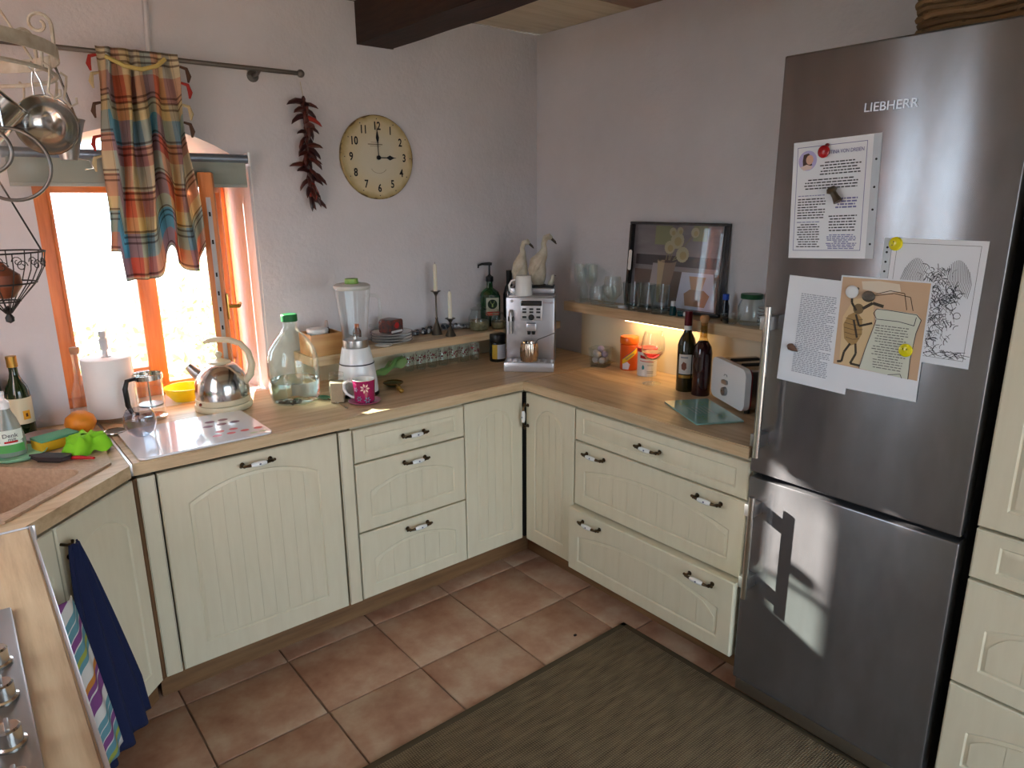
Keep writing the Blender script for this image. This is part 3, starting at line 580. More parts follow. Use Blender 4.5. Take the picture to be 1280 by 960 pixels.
for r, z in ((RR, 0), (RR*.72, -.075), (RR*.3, -.12)): B().tube(hoop(r, z, 32), .0022, blackiron, 6, True).obj('wire_ring', t)
for i in range(14):
    a = 2*PI*i/14; B().tube([(r*math.cos(a), r*math.sin(a), z) for r, z in ((RR, 0), (RR*.92, -.04), (RR*.72, -.075), (RR*.3, -.12), (.006, -.15))], .0014, blackiron, 5).obj('wire_rib', t)
    B().tube([RZ(a+.2) @ Vector((RR*.95, (.014-.0008*j)*math.cos(j*.6), -.03+(.014-.0008*j)*math.sin(j*.6))) for j in range(14)], .0012, blackiron, 5).obj('scroll', t)
B().lathe([(0, -.175), (.009, -.17), (.01, -.16), (.005, -.152), (.012, -.14), (0, -.13)], blackiron, 12).obj('finial', t)
for a in (.3, 2.4, 4.5): 
    b = B(); p0 = Vector((RR*math.cos(a), RR*math.sin(a), 0)); p1 = Vector((-.05, .06, .40)); 
    b.tube([p0, (p0+p1)/2, p1], .0022, blackiron, 5); b.obj('chain', t)
tag(B().lathe([(0, -.045), (.02, -.04), (.04, -.012), (.038, .015), (.015, .034), (.006, .046), (0, .05)], M('onion_skin', (136, 74, 44), .5, var=(98, 50, 30), vs=20, sc=(1, 1, .2)), 20).obj('onion', loc=(-2.36, -.70, 1.475)), 'brown onion lying in the dark wire hanging basket', 'onion')
# dried chillies
t = thing('chilli_string', 'string of dried dark red chillies hanging beside the clock', 'chilli string', (-1.253, -.035, 2.07)); cms = [M('chilli_dark', (54, 16, 16), .4, coat=.3), M('chilli_brown', (78, 28, 20), .4, coat=.3), M('chilli_red', (158, 40, 26), .35, coat=.3)]
B().tube([(0, .02, .05), (0, .005, 0), (.0, 0, -.2), (0, 0, -.40)], .0015, M('string', (190, 176, 150), .9), 5).obj('string', t); chm = []
for c in cms: chm.append(B().tube([(0, 0, 0), (.012, 0, -.004), (.032, 0, -.014), (.052, 0, -.034), (.06, 0, -.048)], [.004, .0105, .010, .006, .001], c, 8).mesh('chilli'))
for i in range(64):
    z = -.004-.395*i/64; a = i*2.4+rnd(-.3, .3); ry = rnd(-.7, 1.3); mm = chm[2] if rnd(0, 1) < .13 else chm[i % 2]
    if math.sin(a) > .35: a = -a
    o = link('chilli', mm, t, (0, 0, z), (0, ry, a)); o.scale = [rnd(.7, 1.12)]*3
# wall clock
t = thing('wall_clock', 'round antique-cream wall clock with black numerals showing three', 'clock', (-.928, -.001, 1.845)); m = M('clock_face', (206, 192, 150), .6)
n = N(m); gr = n.new('ShaderNodeVectorMath', operation='LENGTH'); n.link(n.coord(), gr.inputs[0]); dv = n.new('ShaderNodeMath', operation='MULTIPLY_ADD'); dv.inputs[1].default_value = 5.05; n.link(gr.outputs['Value'], dv.inputs[0]); n5 = n.new('ShaderNodeMath', operation='MULTIPLY'); n5.inputs[1].default_value = .22; n.link(n.noise(n.coord(), 18), n5.inputs[0]); n.link(n5.outputs[0], dv.inputs[2])
n.link(n.ramp(dv.outputs[0], [(.5, (208, 200, 178)), (.85, (204, 190, 152)), (.99, (162, 140, 88)), (1.08, (104, 84, 50))]), n.p.inputs['Base Color'])
B().lathe([(0, 0), (.172, 0), (.174, .004), (.174, .016), (.170, .02), (0, .02)], m, 64, RX(PI/2)).obj('face', t)
for h in range(1, 13):
    a = PI/2-h*PI/6; text(str(h), .046, black, t, (.128*math.cos(a), -.0206, .128*math.sin(a)), name='numeral', sx=.8, bold=.0011)
for i in range(60):
    if i % 5: continue
    a = i*PI/30; B().box((.158*math.cos(a), -.0206, .158*math.sin(a)), (.004, .0006, .004), ink).obj('minute_mark', t)
b = B()
for z, w in ((.062, .04), (.054, .07), (.047, .05)): b.box((-.012, -.0205, z), (w, .0004, .0016 if w != .07 else .004), M('ink_soft', (130, 118, 96), .7))
b.obj('dial_print', t); B().tube([(.03*math.cos(a)*1.3, -.0207, .03*math.sin(a)*1.0-.035) for a in [PI+.4+i*.23 for i in range(11)]], .0008, MATS['ink_soft'], 4).obj('dial_arc', t)
def hand(name, L, a, w): B().prism([(-w*.3, -.01), (w*.3, -.01), (w*.3, L*.45), (w*1.5, L*.62), (w*.35, L*.82), (0, L), (-w*.35, L*.82), (-w*1.5, L*.62), (-w*.3, L*.45)], -.025, -.0238, black, 'xz', RY(a)).obj(name, t)
hand('minute_hand', .13, -.02, .005); hand('hour_hand', .088, PI/2, .007); B().lathe([(0, .02), (.009, .02), (.009, .028), (0, .029)], black, 16, RX(PI/2)).obj('centre_cap', t)
# ================= THINGS ON THE SINK CORNER
def bottle(name, label, cat, loc, parts, group=None, rz=0):
    t = thing(name, label, cat, loc, rz, group)
    for nm, prof, mat, *sc in parts: B().lathe(prof, mat, 28, sx=sc[0] if sc else 1, sy=sc[1] if len(sc) > 1 else 1).obj(nm, t)
    return t
def sleeve(t, nm, R, z0, z1, a0, a1, mat, sy=1):
    return B().grid(lambda u, v: Vector((R*math.cos(a0+(a1-a0)*u), sy*R*math.sin(a0+(a1-a0)*u), z0+(z1-z0)*v)), 16, 1, mat).obj(nm, t)
gold = M('gold_cap', (178, 138, 66), .35, .8); dgreen = M('green_bottle_glass', (26, 40, 14), .08, coat=.6); greenp = M('green_cap', (20, 104, 52), .4)
CAMA = -2.2   # direction towards the room from things on the window wall
for loc, H, lab, nm in (((-2.345, -.075, ZW), .275, 'dark green oil bottle with gold cap and sunflower label', 0), ((-2.418, -.05, ZW), .305, 'taller oil bottle with gold and green cap against the wall', 1)):
    R = .034; t = bottle('oil_bottle', lab, 'bottle', loc, [('glass_body', [(0, 0), (R, 0), (R+.001, .01), (R, H*.55), (R*.9, H*.62), (.016, H*.74), (.013, H*.8), (.013, H*.88), (0, H*.88)], dgreen), ('cap', [(0, H*.87), (.0155, H*.87), (.0155, H), (0, H)], gold)])
    if nm: B().lathe([(.0158, H*.89), (.0162, H*.9), (.0162, H*.95), (.0158, H*.96)], greenp, 20).obj('cap_band', t)
    sleeve(t, 'label', R+.0014, .05, H*.5, -2.9, .2, M('label_cream', (214, 206, 176), .6)); sleeve(t, 'label_flower', R+.0018, .065, .095, -1.5, -.9, M('sunflower', (214, 156, 30), .6)); sleeve(t, 'label_flower_eye', R+.0021, .074, .086, -1.3, -1.1, M('seed_brown', (80, 44, 20), .7))
t = bottle('dish_soap_bottle', 'clear dish soap bottle with white cap and green label', 'bottle', (-2.397, -.315, .9185), [('bottle_body', [(0, 0), (.036, 0), (.04, .008), (.041, .05), (.034, .085), (.026, .115), (.015, .142), (.013, .15), (0, .15)], M('soap_clear', (186, 198, 190), .15, trans=.6), 1, .62), ('cap', [(0, .148), (.016, .148), (.016, .168), (.010, .174), (.007, .178), (.007, .19), (.009, .192), (.008, .2), (0, .2)], white)], rz=.03)
for nm, z0, z1, mt, o in (('label', .02, .085, M('soap_label', (226, 236, 226), .4), .0008), ('label_leaf', .015, .04, M('leaf_green', (86, 160, 84), .5), .0012), ('label_stripe', .045, .051, red, .0016)):
    B().grid(lambda u, v: Vector((( .0385+o)*math.cos(-2.5+(1.9 if nm != 'label_stripe' else .9)*u+(0 if nm != 'label_stripe' else .5)), .62*(.0415+o)*math.sin(-2.5+(1.9 if nm != 'label_stripe' else .9)*u+(0 if nm != 'label_stripe' else .5)), z0+(z1-z0)*v)), 12, 1, mt).obj(nm, t)
text('Denk', .018, ink, t, (0, -.0275, .068)); text('mit', .016, ink, t, (.004, -.0275, .056))
tag(B().lathe(lay([(0, 0), (.06, 0), (.074, .008), (.078, .014)], .0025), M('mint_plastic', (150, 214, 178), .4), 32).obj('soap_dish', loc=(-2.385, -.325, .9135)), 'mint green dish under the dish soap bottle', 'dish')
t = thing('sponge', 'yellow scouring sponge with green rough top behind the sink', 'sponge', (-2.28, -.285, .9135), .35); B().box((0, 0, .015), (.115, .07, .03), M('sponge_yellow', (206, 164, 30), .9, bump=.5, bs=120), .004).obj('foam', t); B().box((0, 0, .034), (.115, .07, .008), M('scour_green', (92, 158, 126), .95, bump=.6, bs=200), .002).obj('scouring_pad', t)
cg = M('cloth_green', (126, 196, 30), .85, bump=.4, bs=90)
def crump(u, v):
    a, b2 = u*2*PI, v; r = .06*(.12+.88*b2**.7)*(1+.16*math.sin(3*a+2)+.10*math.sin(5*a+5*b2))
    return Vector((r*math.cos(a)*1.15, r*math.sin(a), .003+.05*(1-b2**2.6)*(1+.30*math.sin(4*a+6*b2)*b2+.22*math.sin(7*a-9*b2)*b2)+.006*math.sin(9*a)*b2))
tag(B().grid(crump, 48, 16, cg).obj('cleaning_cloth', loc=(-2.215, -.395, .9135), ang=180), 'crumpled bright green cleaning cloth on the sink rim', 'cloth')
t = thing('dish_brush', 'dark flat brush lying between sponge and sink bowl', 'brush', (-2.31, -.435, .9135), -.75); B().prism([(-.07, 0), (-.03, -.022), (.05, -.02), (.06, 0), (.05, .02), (-.03, .022)], .006, .018, M('brush_dark', (44, 34, 34), .7), 'xy').obj('head', t); B().box((0, 0, .003), (.07, .03, .006), black).obj('bristles', t)
tag(B().tube([(-.05, 0, .006), (0, .004, .006), (.055, 0, .006)], [.004, .006, .004], red, 8).obj('peeler', loc=(-2.252, -.475, .9135), rz=-.7), 'slim red handled peeler at the edge of the sink bowl', 'peeler')
tag(B().lathe([(0, -.042), (.02, -.039), (.04, -.02), (.048, .0), (.042, .022), (.02, .039), (.004, .041), (0, .039)], M('orange_peel', (222, 136, 34), .45, bump=.35, bs=260), 28).obj('orange', loc=(-2.195, -.185, ZW+.042)), 'whole orange fruit on the worktop beside the kitchen roll', 'orange')
tag(B().lathe(lay([(0, 0), (.035, 0), (.055, .012), (.06, .018)], .003), M('grey_ceramic', (150, 134, 130), .4), 28).obj('side_dish', loc=(-2.31, -.19, .9135)), 'small grey dish behind the yellow sponge', 'dish')
t = thing('tea_strainer', 'flat round tea strainer with wire handle in front of kitchen roll', 'strainer', (-2.105, -.24, ZW)); B().tube([(.036*math.cos(i*PI/16), .036*math.sin(i*PI/16), .008) for i in range(32)], .0025, steel, 6, True).obj('rim', t); B().lathe([(0, .002), (.025, .003), (.036, .008)], M('strainer_mesh', (128, 116, 100), .5, .6), 24).obj('mesh_bowl', t); B().tube([(-.036, 0, .008), (-.07, -.02, .004), (-.10, -.03, .003)], .002, steel, 6).obj('handle_wire', t)
t = thing('kitchen_roll', 'white kitchen paper roll on a wooden upright holder by the window', 'paper roll', (-2.07, -.035, ZW)); B().lathe([(.018, .016), (.08, .016), (.081, .018), (.081, .224), (.079, .226), (.018, .226), (.018, .016)], M('tissue', (240, 238, 236), .9, bump=.25, bs=80), 48).obj('roll', t)
B().lathe([(0, 0), (.07, 0), (.07, .014), (0, .014)], M('holder_wood', (150, 120, 90), .5), 36).obj('base', t); B().lathe([(0, .014), (.0085, .014), (.0085, .25), (.013, .255), (.014, .29), (.009, .296), (.011, .302), (.013, .312), (.010, .319), (0, .32)], M('holder_grey', (196, 196, 198), .4), 20).obj('post_knob', t)
bottle('carafe', 'slim clear glass carafe with cork stopper behind the kitchen roll', 'carafe', (-2.148, .085, .903), [('glass_body', lay([(0, 0), (.032, 0), (.034, .01), (.034, .08), (.016, .14), (.013, .2), (.014, .235)]), clear), ('stopper', [(0, .23), (.0125, .23), (.016, .24), (.016, .255), (0, .256)], M('cork', (150, 112, 84), .8))])
t = thing('french_press', 'glass french press with chrome band and black handle', 'coffee press', (-1.965, -.135, ZW), .4); B().lathe(lay([(0, .008), (.046, .008), (.047, .012), (.047, .17)], .002), clear, 32).obj('beaker', t); B().lathe([(.0475, .148), (.05, .148), (.05, .166), (.0475, .166), (.0475, .148)], steel, 32).obj('band', t); B().lathe([(0, 0), (.05, 0), (.05, .01), (.047, .012), (0, .012)], steel, 32).obj('base', t)
B().tube([(-.05, 0, .158), (-.078, 0, .156), (-.088, 0, .13), (-.086, 0, .07), (-.075, 0, .04), (-.052, 0, .03)], [.006, .008, .009, .009, .007, .005], black, 10).obj('handle', t); B().tube([(0, .0, .012), (0, 0, .165)], .003, steel, 6).lathe([(0, .05), (.042, .05), (.042, .056), (0, .056)], satin, 24).obj('plunger', t)
BD = .9135
t = thing('cutting_board', 'white glass chopping board printed with small fruits', 'cutting board', (-1.9, -.42, ZW)); B().prism(rrect(-.205, -.175, .205, .165, .02), .0025, .0085, M('board_white', (232, 230, 232), .12, coat=.6), 'xy').obj('board', t); B().prism(rrect(-.2, -.17, .2, .16, .02), 0, .0025, M('board_foot', (180, 178, 178), .5), 'xy').obj('foot', t)
for i in range(5): B().flat(circ(.05+.045*(i % 3)+(.02 if i > 2 else 0), .02+.05*(i//3), .017, 14, .8), .0088, M('print_plum', (112, 44, 74), .3), 'xy').obj('fruit_print', t)
for i in range(6): B().flat(circ(.045+.045*(i % 4)+(.02 if i > 3 else 0), -.10+.04*(i//4), .015, 14, .8), .0088, M('print_berry', (204, 74, 78), .3), 'xy').obj('fruit_print', t)
for i in range(2): B().flat(circ(.15+.03*i, -.145, .014, 12, .6), .0088, M('print_leaf', (150, 178, 140), .3), 'xy').obj('fruit_print', t)
tag(B().lathe(lay([(0, 0), (.025, .002), (.042, .018), (.05, .045), (.047, .072), (.038, .09)], .002), glass('grey_glass', (232, 233, 238), .95, 1.), 32).obj('ball_glass', loc=(-2.047, -.352, BD+.0002)), 'round stemless ball glass standing on the white chopping board', 'glass')
t = thing('water_bowl', 'bright yellow bowl standing on the window sill behind the kettle', 'bowl', (-1.80, .06, .903)); B().lathe(lay([(0, 0), (.045, 0), (.07, .03), (.078, .055)], .003), M('yellow_plastic', (240, 214, 20), .35), 32).obj('shell', t)
# kettle
t = thing('kettle', 'polished steel electric kettle with cream handle and base', 'kettle', (-1.722, -.165, ZW), -.68); ivory = M('ivory_plastic', (214, 200, 168), .35, coat=.2)
B().lathe([(0, .003), (.1, .003), (.103, .008), (.103, .022), (.1, .026), (0, .026)], ivory, 40).obj('base', t); B().lathe([(0, .027), (.097, .027), (.098, .032), (.098, .046), (.095, .048), (0, .048)], ivory, 40).obj('base_ring', t)
B().lathe([(.0, .048), (.096, .048), (.098, .07), (.094, .105), (.08, .14), (.058, .166), (.04, .176), (0, .178)], steel, 40).obj('body', t); B().lathe([(0, .175), (.042, .175), (.038, .183), (.012, .19), (.007, .196), (.012, .203), (.013, .211), (.007, .218), (0, .219)], ivory, 24).obj('lid', t)
B().tube([(-.075, 0, .125), (-.098, 0, .142), (-.118, 0, .164)], [.026, .02, .015], satin, 14).obj('spout', t)
B().tube([(.085, 0, .10), (.112, 0, .13), (.121, 0, .17), (.112, 0, .215), (.085, 0, .248), (.045, 0, .262), (.0, 0, .264), (-.035, 0, .258), (-.05, 0, .252)], [.013, .014, .013, .012, .0115, .011, .0105, .009, .006], ivory, 12).obj('handle', t)
B().ball((-.05, -.086, .036), (.006, .006, .006), M('kettle_lamp', (120, 40, 20), .4), 8).obj('indicator', t)
# towels on the hook
def towel(name, label, top, bot, wt, wb, mat, amp, uvs, ddir, ph=0, folds=3):
    T0, T1 = Vector(top), Vector(bot); dv = Vector((.7071, .7071, 0)); nv = Vector((.7071, -.7071, 0))
    def f(u, v):
        w = wt+(wb-wt)*min(1, v*1.25)**.8; c = T0+(T1-T0)*v; s = (u-.5)
        return c+dv*(s*w)+nv*(amp*math.sin(u*2*PI*folds+ph)*(.25+.75*v)+.012*math.sin(PI*u))+Vector((0, 0, ddir*s*.10*v))
    o = B().grid(f, 44, 30, mat, uvs).obj(name, ang=180); sd = o.modifiers.new('thickness', 'SOLIDIFY'); sd.thickness = .003; return tag(o, label, 'towel')
towel('hand_towel', 'navy blue terry towel hanging from the sink cabinet hook', (-2.325, -.835, .808), (-2.268, -.785, .135), .035, .21, M('terry_navy', (26, 34, 70), .95, bump=.7, bs=220), .014, None, .35)
m = bpy.data.materials.new('striped_cotton'); m.use_nodes = True; n = N(m); tc = n.new('ShaderNodeTexCoord'); sp = n.new('ShaderNodeSeparateXYZ'); n.link(tc.outputs['UV'], sp.inputs[0]); WH, TQ, PU, LI = (208, 204, 198), (96, 142, 152), (124, 66, 124), (156, 160, 68)
f = n.new('ShaderNodeMath', operation='FRACT'); q = n.new('ShaderNodeMath', operation='MULTIPLY'); q.inputs[1].default_value = 1.55; n.link(sp.outputs[1], q.inputs[0]); n.link(q.outputs[0], f.inputs[0])
n.link(n.ramp(f.outputs[0], [(0, PU), (.08, WH), (.2, TQ), (.27, WH), (.285, TQ), (.36, WH), (.375, PU), (.45, WH), (.465, TQ), (.55, LI), (.6, TQ), (.66, WH), (.8, (190, 120, 50)), (.86, PU), (.92, WH), (.94, PU)], True), n.p.inputs['Base Color']); n.p.inputs['Roughness'].default_value = .9; n.bump(n.noise(n.coord(), 300), .3)
towel('tea_towel', 'striped tea towel in turquoise, purple and white beside the navy towel', (-2.372, -.925, .70), (-2.325, -.868, .165), .05, .085, m, .004, lambda u, v: (u, v+u*.12), .25, 1, 2)
# ================= THINGS ON THE WINDOW WORKTOP
water = M('water', (225, 236, 236), .02, trans=1, ior=1.33); palegreen = glass('bottle_glass', (250, 254, 252), .9, .6)
t = thing('demijohn', 'big clear glass demijohn with green cap and a little water', 'bottle', (-1.478, -.262, ZW))
B().lathe(lay([(0, .002), (.07, 0), (.088, .008), (.096, .03), (.098, .10), (.097, .17), (.088, .21), (.066, .245), (.04, .275), (.028, .295), (.026, .325)], .003), palegreen, 40).obj('glass_body', t)
B().lathe([(0, .006), (.068, .006), (.085, .012), (.0925, .032), (.0945, .09), (0, .09)], water, 40).obj('water', t); B().lathe([(0, .318), (.03, .318), (.0305, .322), (.0305, .342), (.028, .345), (0, .345)], greenp, 28).obj('cap', t)
b = B()
for i in range(26): b.ball((-.02+rnd(-.04, .03), -.03+rnd(-.03, .04), .010+rnd(0, .004)), rnd(.004, .007), M('pebble', (28, 26, 34), .5), 6)
b.obj('sediment', t)['kind'] = 'stuff'
t = thing('storage_jar', 'small square clear glass jar between demijohn and blender', 'jar', (-1.354, -.372, ZW), -.5); B().prism(rrect(-.028, -.028, .028, .028, .008), 0, .10, clear, 'xy').obj('glass_body', t); B().prism(rrect(-.026, -.026, .026, .026, .007), .004, .08, M('jar_grains', (172, 150, 124), .9, bump=.5, bs=150), 'xy').obj('contents', t); B().lathe([(0, .1), (.026, .1), (.028, .103), (.028, .116), (0, .118)], glass('lid_glass', (244, 244, 242), .9, .5), 24).obj('lid', t)
# blender
t = thing('blender', 'white jug blender with clear jar, steel collar and green lid knob', 'blender', (-1.238, -.318, ZW), -.66)
B().lathe([(0, 0), (.083, 0), (.084, .006), (.083, .014), (0, .014)], black, 40).obj('foot', t); B().lathe([(0, .014), (.081, .014), (.078, .06), (.068, .13), (.056, .19), (.054, .195), (0, .195)], white, 40).obj('motor_base', t)
B().lathe([(.0692, .128), (.0698, .13), (.0688, .133)], ink, 40).obj('seam', t); B().lathe([(0, .195), (.05, .195), (.051, .2), (.049, .225), (0, .225)], satin, 36).obj('collar', t)
def jar(u, v):
    a = 2*PI*u; r = (.047+.022*v)*(1+.025*math.cos(8*a)); return Vector((r*math.cos(a), r*math.sin(a), .225+.20*v))
B().grid(jar, 64, 8, clear).lathe([(.0685, .425), (.072, .428), (.071, .431), (.066, .428)], clear, 40).obj('jug', t)
B().tube([(.066, 0, .40), (.092, 0, .40), (.104, 0, .385), (.106, 0, .33), (.10, 0, .29), (.088, 0, .275), (.06, 0, .28)], .007, clear, 10).obj('jug_handle', t)
b = B()
for a in range(4): b.box((.012, 0, .004), (.026, .006, .0015), steel, 0, TR(0, 0, .228) @ RZ(a*PI/2) @ RY(-.5))
b.lathe([(0, 0), (.008, 0), (.006, .012), (0, .013)], steel, 12, c=(0, 0, .226)); b.obj('blades', t)
B().lathe([(0, .424), (.066, .424), (.071, .432), (.071, .44), (.06, .446), (0, .447)], M('lid_grey', (206, 206, 200), .4), 36).obj('lid', t); B().lathe([(0, .446), (.026, .446), (.027, .449), (.025, .466), (0, .468)], M('knob_green', (138, 176, 88), .4), 24).obj('lid_knob', t)
B().box((.02, -.0745, .098), (.016, .001, .004), satin, 0, RX(-.12)).obj('badge', t)
# cup and saucer
mg = M('glaze_magenta', (158, 24, 84), .18, coat=.5); pinkp = M('petal_pink', (236, 196, 190), .3); bluep = M('petal_blue', (104, 138, 160), .3)
tag(B().lathe([(0, 0), (.035, 0), (.04, .003), (.062, .009), (.063, .011), (.06, .012), (.038, .006), (0, .005)], M('saucer_pink', (186, 82, 122), .2, coat=.5), 36).obj('saucer', loc=(-1.28, -.452, ZW)), 'pink saucer under the magenta flowered cup', 'saucer')
t = thing('cup', 'magenta flowered coffee cup with white inside on its saucer', 'cup', (-1.28, -.452, ZW+.0062), -.68); B().lathe([(0, .001), (.036, .001), (.039, .004), (.043, .086), (.0435, .088)], mg, 40).obj('body', t); B().lathe([(.0435, .088), (.042, .089), (.0395, .085), (.036, .006), (0, .005)], porc, 40).obj('inside', t)
B().tube([(-.041, 0, .075), (-.06, 0, .082), (-.077, 0, .07), (-.08, 0, .05), (-.07, 0, .032), (-.05, 0, .018), (-.038, 0, .014)], [.005, .006, .0065, .0065, .006, .0055, .005], porc, 10).obj('handle', t)
def wrap(t, nm, poly, R, mat, fn):
    q = bmesh.new(); q.faces.new([q.verts.new((x, 0, z)) for x, z in poly]); x0, x1 = min(p[0] for p in poly), max(p[0] for p in poly); x = x0+.004
    while x < x1: bmesh.ops.bisect_plane(q, geom=list(q.verts)+list(q.edges)+list(q.faces), plane_co=(x, 0, 0), plane_no=(1, 0, 0)); x += .004
    b = B(); k = b.mi(mat); vm = {v: b.bm.verts.new(fn(v.co.x, v.co.z)) for v in q.verts}
    for f in q.faces: b.face([vm[v] for v in f.verts], k)
    q.free(); return b.obj(nm, t, smooth=False)
def curved(t, nm, poly, R, mat): return wrap(t, nm, poly, R, mat, lambda x, z: (R*math.sin(x/R), -R*math.cos(x/R), z))
for cx, cz, n_, r, mt in ((.012, .06, 7, .02, pinkp), (-.012, .02, 6, .012, bluep), (.02, .014, 6, .014, bluep), (-.024, .055, 5, .01, bluep)):
    for i in range(n_):
        a = 2*PI*i/n_; d = (math.cos(a), math.sin(a)); s = (-d[1], d[0]); curved(t, 'petal', [(cx+d[0]*r*.2, cz+d[1]*r*.2), (cx+d[0]*r*.6+s[0]*r*.2, cz+d[1]*r*.6+s[1]*r*.2), (cx+d[0]*r, cz+d[1]*r), (cx+d[0]*r*.6-s[0]*r*.2, cz+d[1]*r*.6-s[1]*r*.2)], .0438, mt)
t = thing('spoon', 'small spoon with green bowl lying before the demijohn', 'spoon', (-1.375, -.40, ZW), -1.55); B().lathe([(0, 0), (.015, .002), (.02, .006), (.021, .007), (.015, .004), (0, .002)], M('spoon_green', (74, 142, 116), .3, .4), 24, TR(-.10, 0, 0), sx=1.7).obj('bowl', t); B().tube([(-.068, 0, .007), (-.02, 0, .007), (.06, 0, .004), (.09, 0, .003)], [.003, .0022, .0028, .004], steel, 8).obj('handle', t)
t = thing('hand_sieve', 'small brass tea sieve with turned handle beside the blender', 'sieve', (-1.085, -.345, ZW), -1.75); B().tube([(.04*math.cos(i*PI/16)-.02, .04*math.sin(i*PI/16), .022) for i in range(32)], .003, M('dark_brass', (96, 74, 34), .4, .8), 6, True).obj('rim', t); B().lathe([(0, .002), (.025, .006), (.04, .022)], M('sieve_mesh_green', (96, 104, 70), .5, .4), 24, c=(-.02, 0, 0)).obj('mesh_bowl', t)
B().lathe([(0, 0), (.006, .002), (.008, .02), (.012, .03), (.007, .045), (.010, .058), (.004, .066), (0, .068)], brass, 14, TR(.022, 0, .016) @ RY(PI/2+.12)).obj('handle', t)
b = B().grid(lambda u, v: Vector((-.11+.22*u, -.035+.07*v+.01*math.sin(u*6), .013+.055*u*(.6+.4*math.sin(v*4))+.008*math.sin(u*14+v*5))), 20, 8, M('bag_green', (146, 196, 112), .3, alpha=.75)).grid(lambda u, v: Vector((-.105+.22*u, -.02+.05*v+.012*math.sin(u*9), .02+.06*u*(.7+.3*math.sin(v*6))+.006*math.sin(u*11))), 20, 8, MATS['bag_green'])
tag(b.obj('plastic_bag', loc=(-1.01, -.135, ZW), rz=.35, ang=180), 'crinkled light green plastic bag under the left ledge', 'bag')
dots = M('dot_red', (140, 36, 44), .4)
g0 = None
for i in range(7):
    x = -.872+.062*i; t = thing('dotted_glass', 'red-dotted tumbler under the ledge, '+['seventh', 'sixth', 'fifth', 'fourth', 'third', 'second', 'first'][i]+' from the black-lidded jar', 'glass', (x, -.105+rnd(-.004, .004), ZW), rnd(0, 3), 'dotted tumblers under the ledge')
    if g0 is None:
        dm = B()
        for j in range(26):
            a = j*2.4; z = .036+.04*((j*.4142+.13*j*j) % 1); R = .0248; dm.lathe([(0, .0006), (.0034, .0002), (.0036, 0)], dots, 8, RZ(a) @ TR(R, 0, z) @ RY(PI/2))
        g0 = (B().lathe(lay([(0, 0), (.02, 0), (.022, .004), (.0245, .08)], .0018), clear, 24).mesh('tumbler'), dm.mesh('dots'))
    link('tumbler', g0[0], t); link('dots', g0[1], t)['kind'] = 'stuff'
t = thing('instant_jar', 'black-lidded jar with yellow and white label beside coffee machine', 'jar', (-.432, -.205, ZW)); B().lathe([(0, 0), (.038, 0), (.04, .005), (.04, .09), (.036, .097), (0, .097)], M('jar_dark', (28, 24, 22), .15), 28).obj('jar_body', t); B().lathe([(0, .097), (.039, .097), (.04, .1), (.04, .13), (.037, .134), (0, .134)], black, 28).obj('lid', t); sleeve(t, 'label', .0404, .015, .085, -2.9, -.6, M('label_white', (206, 212, 220), .5)); sleeve(t, 'label_band', .0408, .015, .085, -2.9, -2.25, M('label_yellow', (206, 164, 50), .5))
# ================= LEFT LEDGE
LZ = 1.0502
t = thing('wooden_box', 'small open plywood box on the left end of the ledge', 'box', (-1.297, -.122, LZ)); ply = wood('plywood', (184, 128, 74), (204, 152, 96), (214, 170, 116), axis=0)
for nm, c, d in (('front', (0, -.058, .045), (.136, .006, .09)), ('back', (0, .058, .045), (.136, .006, .09)), ('side', (-.065, 0, .045), (.006, .11, .09)), ('side', (.065, 0, .045), (.006, .11, .09)), ('bottom', (0, 0, .003), (.124, .11, .006))): B().box(c, d, ply, .001).obj(nm, t)
tag(B().lathe([(0, 0), (.038, 0), (.042, .005), (.042, .085), (.044, .087), (.044, .097), (.041, .1), (0, .1)], white, 28).obj('white_tub', loc=(-1.309, -.122, LZ+.0062)), 'white lidded tub standing inside the plywood box', 'tub')
amber = M('amber_glass', (92, 44, 16), .1, coat=.5)
bottle('syrup_bottle', 'small brown bottle with pale cap inside the plywood box', 'bottle', (-1.253, -.09, LZ+.0062), [('glass_body', [(0, 0), (.013, 0), (.013, .085), (.007, .095), (0, .095)], amber), ('cap', [(0, .095), (.008, .095), (.006, .122), (0, .124)], M('cap_pale', (196, 176, 168), .5))])
bottle('spice_bottle', 'amber glass bottle standing behind the blender jar', 'bottle', (-1.12, -.10, LZ), [('glass_body', [(0, 0), (.018, 0), (.018, .07), (.009, .085), (0, .085)], amber), ('cap', [(0, .085), (.010, .085), (.010, .10), (0, .10)], M('cap_orange', (190, 96, 40), .5))])
pl = B().lathe([(0, 0), (.055, 0), (.058, .003), (.09, .008), (.093, .0105), (.088, .0105), (.056, .0055), (0, .005)], porc, 40).lathe([(.0885, .008), (.0938, .0108), (.092, .0116), (.089, .0112)], M('plate_rim', (30, 32, 44), .3), 40).mesh('plate')
for i in range(4): tag(link('dinner_plate', pl, None, (-.95+rnd(-.002, .002), -.0985, LZ+.0124*i)), ['lowest white dark-rimmed plate in the stack on the ledge', 'second plate from the bottom of the stack on the ledge', 'plate just under the topmost of the stack on the ledge', 'topmost dark-rimmed plate carrying the patterned mug'][i], 'plate', 'stacked plates on the ledge')
t = thing('patterned_mug', 'square dark patterned mug tipped over on the plate stack', 'mug', (-.955, -.10, LZ+.0124*3+.0056), .3); B().prism(rrect(-.04, 0, .04, .062, .012), -.038, .034, M('mug_print', (44, 66, 70), .3, var=(128, 60, 48), vs=70), 'xz').obj('body', t); B().prism(rrect(-.036, .004, .036, .014, .004), -.0386, -.0381, porc, 'xz').obj('rim_band', t)
